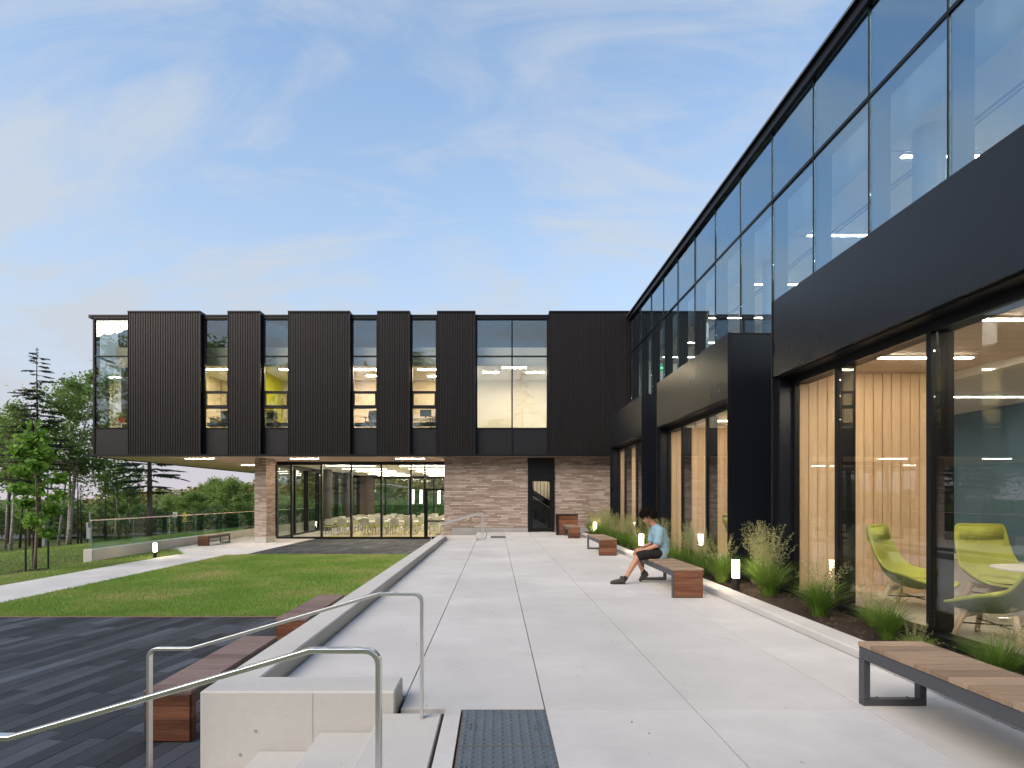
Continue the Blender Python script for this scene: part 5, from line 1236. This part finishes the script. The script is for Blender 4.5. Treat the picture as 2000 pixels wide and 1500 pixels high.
# ================================================================== MULCH CHIPS AND LEAF LITTER
nC = 9000; cx = rng.uniform(3.78, 4.62, nC); cy2 = 2.0 + rng.random(nC) ** 1.3 * 22; Cc = np.column_stack([cx, cy2, rng.uniform(0.02, 0.05, nC)])
uu = rng.normal(0, 1, (nC, 3)) * np.array([1, 1, 0.25]); uu /= np.linalg.norm(uu, axis=1)[:, None]; vv = np.cross(uu, np.tile([0, 0, 1.0], (nC, 1)) + rng.normal(0, 0.3, (nC, 3))); ss = rng.uniform(0.008, 0.028, (nC, 1))
tag(np_mesh('mulch_chips', np.stack([Cc - uu * ss, Cc - vv * ss * 0.35, Cc + uu * ss, Cc + vv * ss * 0.35], 1).reshape(-1, 3), 4, 'mulch_chip', kind='stuff'), 'bark chips covering the planting bed')
lit = []
for k in range(210):
    x = random.uniform(-1.75, 3.4); y = 3.0 + random.random() ** 1.4 * 20; 
    if x < -0.6 and y < 4.5: continue
    if random.random() < 0.3: x = random.choice((-1.79, 3.45)) + random.uniform(-0.01, 0.03)
    a = random.uniform(0, 6.28); l_ = random.uniform(0.004, 0.016); w_ = l_ * random.uniform(0.3, 0.7); c, s_ = math.cos(a), math.sin(a)
    lit += [(x - c * l_, y - s_ * l_, 0.003), (x + s_ * w_, y - c * w_, 0.0035), (x + c * l_, y + s_ * l_, 0.006), (x - s_ * w_, y + c * w_, 0.0035)]
tag(np_mesh('leaf_litter', np.array(lit), 4, 'leaf_litter', kind='stuff'), 'specks of dead leaf scattered on the plaza')

# ================================================================== TREES
def quads_at(C, size, r, flat=0.5, asp=1.5):
    n = len(C); u_ = r.normal(0, 1, (n, 3)); u_[:, 2] *= flat; u_ /= np.linalg.norm(u_, axis=1)[:, None]
    w_ = r.normal(0, 1, (n, 3)); v_ = np.cross(u_, w_); v_ /= np.linalg.norm(v_, axis=1)[:, None]
    s = size * r.uniform(0.6, 1.3, n)[:, None]
    return np.stack([C - u_ * s * asp * 0.5, C - v_ * s * 0.5, C + u_ * s * asp * 0.5, C + v_ * s * 0.5], 1).reshape(-1, 3)
def decid(seed, h, cr, base, tr, nleaf, ls, mat, bark, lean=(0, 0), nlimb=16, clump=0.55, label='x', name='deciduous_tree', dens_pow=0.5):
    r = np.random.default_rng(seed); o = empty(name, (0, 0, 0), label, 'tree', 'trees beyond the terrace')
    T = [Vector((lean[0] * t ** 1.4 + 0.10 * math.sin(t * 7 + seed) * h * 0.06, lean[1] * t ** 1.4 + 0.1 * math.cos(t * 6 + seed) * h * 0.05, h * 0.96 * t)) for t in np.linspace(0, 1, 9)]
    tm = MB(); tm.tube([(p.x, p.y, p.z) for p in T], [tr * (1 - 0.88 * t) * (1.25 if t == 0 else 1) for t in np.linspace(0, 1, 9)], 8)
    cl = []
    def at(t): i = min(7, int(t * 8)); return T[i].lerp(T[i + 1], t * 8 - i)
    for k in range(nlimb):
        t = base + (0.95 - base) * ((k + r.random()) / nlimb); p = at(t); a = k * 2.4 + r.uniform(-.5, .5)
        prof = math.sin(math.pi * min(1, max(0.12, (t - base) / (1 - base) * 0.82 + 0.22))) ** 0.7; ln = cr * prof * r.uniform(0.65, 1.1); rise = ln * r.uniform(0.25, 0.75)
        mid = p + Vector((math.cos(a) * ln * 0.5, math.sin(a) * ln * 0.5, rise * 0.35)); end = p + Vector((math.cos(a) * ln, math.sin(a) * ln, rise))
        tm.tube([p, mid, end], [tr * 0.38 * (1.1 - t), tr * 0.24 * (1.1 - t), 0.008], 5)
        cl += [(end, 1.0), (p.lerp(end, 0.72), 0.9), (mid, 0.7)]
        for q in range(3):
            a2 = a + r.uniform(-1, 1); l2 = ln * r.uniform(0.25, 0.5); b0 = mid.lerp(end, r.uniform(0, 0.8)); e2 = b0 + Vector((math.cos(a2) * l2, math.sin(a2) * l2, l2 * r.uniform(-0.1, 0.6)))
            tm.tube([b0, e2], [0.018 * h / 8, 0.005], 4); cl += [(e2, 0.9), (b0.lerp(e2, 0.5), 0.6)]
    cl.append((T[-1], 0.8))
    tm.build('trunk', bark, o, smooth=True, fix=False, loc=(0, 0, 0))
    W = np.array([c[1] for c in cl]); W /= W.sum(); idx = r.choice(len(cl), nleaf, p=W); C = np.array([[c[0].x, c[0].y, c[0].z] for c in cl])[idx]
    C = C + r.normal(0, 1, (nleaf, 3)) * (np.array([1, 1, 0.75]) * clump) * r.uniform(0.3, 1.0, (nleaf, 1))
    np_mesh('crown', quads_at(C, ls, r), 4, mat, o)
    return o
def conifer(seed, h, rad, base, tr, mat, bark, droop=0.35, dens=1.0, label='x', gapy=0.0, name='spruce_tree', spacing=0.36, power=0.85, needles=16):
    r = np.random.default_rng(seed); o = empty(name, (0, 0, 0), label, 'tree', 'trees beyond the terrace')
    tm = MB(); tm.tube([(0.05 * math.sin(t * 5), 0.05 * math.cos(t * 4), h * t) for t in np.linspace(0, 1, 8)], [tr * (1 - 0.93 * t) for t in np.linspace(0, 1, 8)], 8)
    Q = []; z = base * h
    while z < h * 0.985:
        t = (z - base * h) / (h - base * h); L0 = rad * (1 - t) ** power + 0.10
        if t < 0.15: L0 *= 0.65 + 2.3 * t
        nb = max(4, int((7 - 3 * t) * dens))
        for k in range(nb):
            if r.random() < gapy: continue
            a = r.uniform(0, 6.28); L_ = L0 * r.uniform(0.65, 1.12); d_ = droop * r.uniform(0.6, 1.3); dx, dy = math.cos(a), math.sin(a)
            P_ = lambda s: np.array([dx * L_ * s, dy * L_ * s, z + L_ * (0.18 * s - d_ * s * s + 0.16 * max(0, s - 0.7))])
            if L_ > 0.5: tm.tube([P_(0), P_(0.5), P_(1)], [0.022 * L_ ** 0.5 * (h / 12), 0.012, 0.004], 3, False)
            m_ = max(4, int(needles * L_ ** 0.75))
            for j in range(m_):
                s = 0.18 + 0.82 * (j + r.random()) / m_; p = P_(s); sd = 1 if j % 2 else -1; ll = (0.16 + 0.24 * L_ * (1.05 - s)) * r.uniform(0.6, 1.2)
                out_ = np.array([dx * 0.75 - dy * sd * 0.8, dy * 0.75 + dx * sd * 0.8, -0.28 - 0.2 * r.random()]) * ll; wv = np.array([dx * 0.6, dy * 0.6, 0.3 * r.uniform(-1, 1)]) * (0.085 + 0.07 * ll)
                Q.append((p - wv, p + out_ * 0.5 - wv * 0.9, p + out_, p + out_ * 0.45 + wv))
        z += spacing * (1.15 - 0.45 * t)
    top = np.array([0.05 * math.sin(5), 0.05 * math.cos(4), h])
    for k in range(14): a = r.uniform(0, 6.28); e = np.array([math.cos(a) * 0.14, math.sin(a) * 0.14, -0.1]); wv = np.array([0, 0, 0.05]); p = top - np.array([0, 0, k * 0.045]); Q.append((p - wv, p + e * 0.5 - wv, p + e, p + e * 0.5 + wv))
    tm.build('trunk', bark, o, fix=False, loc=(0, 0, 0), smooth=True)
    np_mesh('crown', np.array(Q).reshape(-1, 3), 4, mat, o)
    return o
def put(o, u, Y, label, rz=0, s=1.0, dz=0.0):
    x = X_(u, Y); o.location = (x, Y, ground_z(x, Y) + dz); o.rotation_euler[2] = rz; o.scale = (s,) * 3; o['label'] = label; return o
def putc(o, u, Y, label, rz=0, s=1.0): x = X_(u, Y); return copy_tree(o, (x, Y, ground_z(x, Y)), rz, label, s)
# staked young maple on the grass strip
my = put(decid(11, 4.45, 0.62, 0.24, 0.045, 2300, 0.115, 'leaf_bright', 'bark_pink', nlimb=17, clump=0.145, name='young_maple'), 70, 16.6, 'staked young maple with bright green leaves left of the path'); my['group'] = 'trees on the grass strip'
mx, myy = my.location.x, my.location.y; zz = my.location.z
for k, a in enumerate((20, 140, 260)):
    x, y = mx + 0.30 * math.cos(R(a)), myy + 0.30 * math.sin(R(a)); sk = MB().tube([(x, y, zz - 0.02), (x, y, zz + 1.15)], 0.025, 8).build('tree_stake', 'black_plastic'); tag(sk, 'dark stake %s the young maple trunk' % ('right of', 'left of', 'in front of')[k], 'tree stake', 'stakes of the young maple')
tag(MB().lathe([(0.62, -0.02), (0.6, 0.03), (0.2, 0.07)], (mx, myy, zz), 24).build('mulch_ring', 'mulch'), 'mulch ring around the young maple', None, None, 'structure')
# tall trees left
lar = put(conifer(21, 14.5, 2.9, 0.30, 0.17, 'needle_brown', 'bark', 0.26, 1.0, gapy=0.12, spacing=0.42, power=0.66, name='thin_spruce', needles=32), 74, 41, 'tall thin sparse spruce rising above the birches')
bi1 = put(decid(31, 14.0, 2.4, 0.38, 0.13, 5000, 0.17, 'leaf_deciduous', 'birch_bark', (0.5, 0), 18, 0.55, name='birch_tree'), 132, 46, 'birch with pale trunk left of the building corner')
bi2 = put(decid(32, 14.2, 2.8, 0.40, 0.16, 5600, 0.17, 'leaf_deciduous', 'birch_bark', (2.4, 0), 18, 0.55, name='birch_tree'), 132, 44, 'birch leaning right towards the building corner')
pin = put(conifer(22, 15.0, 3.3, 0.24, 0.25, 'needle', 'bark_pink', 0.30, 1.0, gapy=0.12, spacing=0.42, power=0.5, name='pine_tree', needles=32), 291, 47, 'pine with bare pinkish trunk under the overhang')
d1 = put(decid(41, 11.2, 2.9, 0.36, 0.15, 6200, 0.19, 'leaf_deciduous', 'bark', (0, 0), 18, 0.55), 18, 49, 'rounded dark green tree at the left edge')
d2 = put(decid(42, 8.2, 3.3, 0.14, 0.15, 11000, 0.19, 'leaf_fresh', 'bark', (0, 0), 20, 0.7), 452, 66, 'fresh green bushy tree left of the brick pillar', 0, 0.70)
putc(d1, -60, 50, 'dark green tree just outside the left edge', 2.1, 1.0); putc(bi1, 22, 41, 'birch trunk at the left edge', 1.2, 0.80); putc(bi1, 225, 52, 'slim airy tree behind the leaning birch', 1.0, 0.72); putc(d1, 250, 60, 'rounded tree behind the thin pine', 4.0, 0.46)
putc(d2, 378, 72, 'pale green tree behind the road signs', 1.5, 0.58); putc(d2, 420, 78, 'rounded green tree behind the balustrade', 3.1, 0.80); putc(d1, 520, 82, 'darker green tree right behind the pillar', 2.2, 0.55); putc(d2, 338, 76, 'low green tree by the pine trunk', 5.0, 0.50)
sp = put(conifer(23, 9.0, 2.3, 0.10, 0.14, 'needle', 'bark', 0.42, 1.1, spacing=0.34, name='spruce_tree'), 158, 45, 'low dark spruce below the leaning birch', 0, 0.52)
ti = 0
for i in range(13):
    u = -60 + i * 23 + random.uniform(-8, 8); Y = random.uniform(50, 60)
    putc((d1, d2, d1, sp)[i % 4], u, Y, '%s understorey tree from the left in the wood edge' % ORD[i], i * 1.7, random.uniform(0.24, 0.36) if i % 4 != 3 else random.uniform(0.35, 0.5))
# a few bare slim trunks of the wood edge
for i, (u, Y, ln, tilt, r_, mt) in enumerate(((38, 45, 7, 0.5, 0.10, 'bark'), (57, 47, 8, -0.3, 0.13, 'bark_pink'), (92, 48, 8, 0.1, 0.09, 'bark'), (113, 44, 7.5, 0.9, 0.11, 'birch_bark'), (152, 47, 6.5, 0.0, 0.08, 'bark'), (205, 50, 6, 0.05, 0.07, 'bark'), (233, 50, 5.5, -0.7, 0.06, 'bark'), (247, 52, 6, 0.6, 0.06, 'bark_pink'), (10, 43, 8, 0.4, 0.09, 'birch_bark'))):
    x = X_(u, Y); z = ground_z(x, Y); o = empty('slim_tree', (x, Y, z), '%s slim bare trunk from the left in the wood edge' % ORD[i], 'tree', 'slim trunks at the wood edge')
    MB().tube([(x + tilt * t, Y, z - 0.1 + ln * t) for t in (0, 0.35, 0.7, 1)], [r_, r_ * 0.8, r_ * 0.5, r_ * 0.15], 7).build('trunk', mt, o, smooth=True)
    cr = rng.normal(0, 1, (500, 3)) * np.array([0.7, 0.7, 0.9]) + np.array([tilt, 0, ln * 0.92]); c_ = np_mesh('crown', quads_at(cr, 0.16, rng), 4, 'leaf_deciduous', None); COL.objects.unlink(c_); attach(c_, (x, Y, z), o)
# undergrowth mass of the wood
def wood_mass(name, pts, n, zmax, ls, mat, label, spread=3.0):
    P = np.array(pts); seg = rng.integers(0, len(P) - 1, n); t = rng.random((n, 1)); B = P[seg] * (1 - t) + P[seg + 1] * t
    B = B + rng.normal(0, spread, (n, 2)); zt = zmax * (0.55 + 0.45 * np.sin(B[:, 0] * 0.55 + np.sin(B[:, 1] * 0.4) * 2) * np.sin(B[:, 0] * 0.21 + 1)); zt = np.maximum(zt, zmax * 0.25)
    gz = np.array([ground_z(a, b) for a, b in B]); C = np.column_stack([B, gz + zt * rng.random(n) ** 0.8])
    return tag(np_mesh(name, quads_at(C, ls, rng), 4, mat, kind='stuff'), label)
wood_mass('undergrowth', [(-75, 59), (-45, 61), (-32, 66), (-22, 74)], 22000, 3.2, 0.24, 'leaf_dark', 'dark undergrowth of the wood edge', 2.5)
wood_mass('roadside_brush', [(-34, 78), (-20, 84), (0, 88), (22, 92)], 26000, 4.4, 0.28, 'leaf_deciduous', 'dense brush beyond the road', 2.2)
wood_mass('far_wood', [(-120, 90), (-60, 100), (-34, 112), (-10, 112), (30, 118), (70, 122)], 20000, 5.2, 0.5, 'leaf_deciduous', 'far wood behind the road', 4)
for i, (x, Y, s, pr) in enumerate(((-23, 84, 0.95, d2), (-17.5, 88, 1.0, d1), (-12, 86, 0.85, d1), (-6.5, 90, 1.0, d2), (-2, 86, 0.9, d1), (-20, 96, 1.0, sp), (-9, 98, 1.0, sp), (4, 92, 1.0, d1), (10, 92, 1, d2))):
    copy_tree(pr, (x, Y, ground_z(x, Y)), i * 1.1, '%s roadside tree from the left behind the dining hall' % ORD[i], s * 0.56)
# wooded hill
hb = MB(); hx = np.linspace(-260, 260, 60); hy = np.linspace(170, 420, 24)
def hill_z(x, y): return -4 + 19 * math.exp(-((x + 18) / 120) ** 2) * sstep(170, 330, y) * (0.86 + 0.14 * math.sin(x * 0.05 + 0.6))
hb.v = [(x, y, hill_z(x, y)) for y in hy for x in hx]; hb.f = [(j * 60 + i, j * 60 + i + 1, (j + 1) * 60 + i + 1, (j + 1) * 60 + i) for j in range(23) for i in range(59)]
tag(hb.build('hill', 'leaf_dark', fix=False, smooth=True), 'wooded hill far behind the hall', None, None, 'structure')
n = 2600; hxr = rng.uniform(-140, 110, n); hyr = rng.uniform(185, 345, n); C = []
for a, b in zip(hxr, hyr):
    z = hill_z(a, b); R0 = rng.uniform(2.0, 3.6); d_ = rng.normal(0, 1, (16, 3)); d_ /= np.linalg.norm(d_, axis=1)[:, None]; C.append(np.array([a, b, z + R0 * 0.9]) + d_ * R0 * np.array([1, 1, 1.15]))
tag(np_mesh('hill_trees', quads_at(np.concatenate(C), 1.35, rng), 4, 'leaf_sun_painted', kind='stuff'), 'tree crowns with golden sunlight painted in, covering the far hill')
# woods behind the camera and beyond the left lawn that the glass mirrors
for i, (x, y, s, pr) in enumerate(((3.6, -26, 2.15, sp), (-4.5, -27, 1.35, sp), (-11.5, -29, 2.05, d1), (-19.5, -28, 2.25, sp), (-27, -30, 2.0, d1), (-33, -27, 2.3, sp), (-38, -30, 2.2, d1), (-46, -26, 2.2, d1), (10, -30, 1.4, d1), (17, -28, 1.3, d1), (-52, -14, 2.0, d1), (-50, 0, 1.6, sp), (-48, 10, 1.3, d1), (-47, 20, 1.3, bi1), (-46, 29, 1.2, d1), (-44, 37, 1.0, sp), (-30, -36, 2.2, sp), (-14, -38, 1.9, sp), (0, -36, 1.3, d1), (-58, -30, 2.2, sp), (-42, -36, 2.4, sp))):
    copy_tree(pr, (x, y, -0.7 if y < 0 else ground_z(x, y)), i * 0.9, '%s tree of the wood facing the building, seen only mirrored in the glass' % ORD[i], s, group='trees mirrored in the glass')

# ================================================================== ROADSIDE THINGS
def gp(u, Y): x = X_(u, Y); return x, Y, ground_z(x, Y)
def pole(x, y, z0, z1, r, parent, mat='galvanised'): return MB().tube([(x, y, z0), (x, y, z1)], r, 8).build('post', mat, parent)
Y = 60; x, y, z = gp(361, Y); o = empty('warning_sign', (x, y, z), 'yellow diamond warning sign with a small tab beyond the balustrade', 'road sign'); pole(x, y + 0.03, z, 0.05, 0.04, o)
zc0 = 1.54 - (1007 - 972) * Y / F; MB().prism([(x - 0.34, zc0), (x, zc0 - 0.34), (x + 0.34, zc0), (x, zc0 + 0.34)], 'y', y - 0.03, y - 0.01).build('diamond', 'sign_yellow', o)
fg = MB(); fg.box(x - 0.04, x + 0.05, y - 0.038, y - 0.031, zc0 + 0.10, zc0 + 0.18); fg.prism([(x - 0.07, zc0 + 0.08), (x + 0.07, zc0 + 0.08), (x + 0.04, zc0 - 0.06), (x + 0.10, zc0 - 0.2), (x + 0.05, zc0 - 0.2), (x, zc0 - 0.08), (x - 0.06, zc0 - 0.2), (x - 0.11, zc0 - 0.2), (x - 0.05, zc0 - 0.05)], 'y', y - 0.038, y - 0.031); fg.build('walking_figure', 'sign_black', o)
bx('tab', 'sign_yellow', o, x - 0.2, x + 0.2, y - 0.03, y - 0.01, zc0 - 0.66, zc0 - 0.40); bx('tab_mark', 'sign_black', o, x - 0.1, x + 0.1, y - 0.036, y - 0.031, zc0 - 0.57, zc0 - 0.49)
x, y, z = gp(342, 58); o = empty('regulatory_sign', (x, y, z), 'white rectangular road sign with black mark beyond the balustrade', 'road sign'); pole(x, y + 0.03, z, 0.1, 0.04, o); zc0 = 1.54 - 33.6 * 58 / F
bx('sign_plate', 'sign_white', o, x - 0.23, x + 0.23, y - 0.02, y, zc0 - 0.28, zc0 + 0.28, 0.004); MB().prism([(x - 0.19, zc0), (x - 0.05, zc0 + 0.12), (x - 0.05, zc0 + 0.05), (x + 0.06, zc0 + 0.05), (x + 0.06, zc0 - 0.16), (x - 0.01, zc0 - 0.16), (x - 0.01, zc0 - 0.03), (x - 0.05, zc0 - 0.03), (x - 0.05, zc0 - 0.1)], 'y', y - 0.026, y - 0.0205).build('arrow_mark', 'sign_black', o)
x, y, z = gp(331.8, 57); o = empty('hazard_marker', (x, y, z), 'narrow orange and black striped hazard marker beyond the balustrade', 'hazard marker'); pole(x - 0.09, y + 0.03, z, -0.3, 0.035, o, 'sign_white'); zc0 = 1.54 - 56.8 * 57 / F
bx('marker_plate', 'sign_black', o, x - 0.12, x + 0.12, y - 0.02, y, zc0 - 0.31, zc0 + 0.31)
for k in range(4): a = zc0 - 0.30 + k * 0.155; MB().prism([(x - 0.118, a + 0.0), (x + 0.118, a + 0.07), (x + 0.118, a + 0.14), (x - 0.118, a + 0.07)], 'y', y - 0.026, y - 0.0205).build('stripe', 'sign_yellow', o)
x, y, z = gp(345.8, 55); tag(MB().lathe([(0.05, 0), (0.05, 0.7), (0.03, 0.72)], (x, y, z), 10).build('delineator_post', 'signal_orange'), 'short orange delineator post by the road', 'road post')
x, y, z = gp(176, 33); o = empty('utility_pedestal', (x, y, z), 'slim grey service post with meter boxes at the balustrade end', 'service post'); pole(x, y, z, 1.54 - 27 * 33 / F, 0.05, o); bx('meter_box', 'galvanised', o, x - 0.14, x + 0.12, y - 0.12, y - 0.051, -0.85, -0.2, 0.01); bx('meter_box', 'galvanised', o, x - 0.16, x - 0.02, y - 0.12, y - 0.051, -0.19, 0.1, 0.01)
x, y, z = gp(89, 47); tag(MB().lathe([(0.22, 0), (0.22, 2.6), (0.1, 2.75)], (x, y, z), 12).build('service_tank', 'galvanised'), 'pale grey cylinder post between the tree trunks', 'post')
# traffic signal
Y = 70; x, y, z = gp(799, Y); o = empty('traffic_signal', (x, y, z), 'orange traffic light on a long grey mast arm behind the hall', 'traffic light')
MB().tube([(x, y, z), (x, y, 4.3)], [0.14, 0.09], 10).build('mast', 'galvanised', o); xa = X_(732, Y); zt_ = 1.54 + 27 * Y / F
MB().tube([(x, y, 1.54 + 19 * Y / F), ((x + xa) / 2, y, 1.54 + 25 * Y / F), (xa - 0.2, y, zt_)], [0.07, 0.055, 0.04], 8).build('mast_arm', 'galvanised', o)
h0 = 1.54 + 10 * Y / F; bx('signal_head', 'signal_orange', o, xa - 0.2, xa + 0.2, y - 0.25, y - 0.08, h0, h0 + 1.07, 0.03)
for k in range(3):
    MB().tube([(xa + 0.02, y - 0.251, h0 + 0.2 + k * 0.33), (xa + 0.02, y - 0.27, h0 + 0.2 + k * 0.33)], 0.12, 14).build('lens', 'signal_lit' if k == 0 else 'black_plastic', o); MB().tube([(xa + 0.02, y - 0.271, h0 + 0.30 + k * 0.33), (xa + 0.02, y - 0.45, h0 + 0.28 + k * 0.33)], 0.05, 8).build('visor', 'black_plastic', o)
# drop unused leftovers
for o in [q for q in bpy.data.objects if q.name.startswith('x_')]: bpy.data.objects.remove(o)
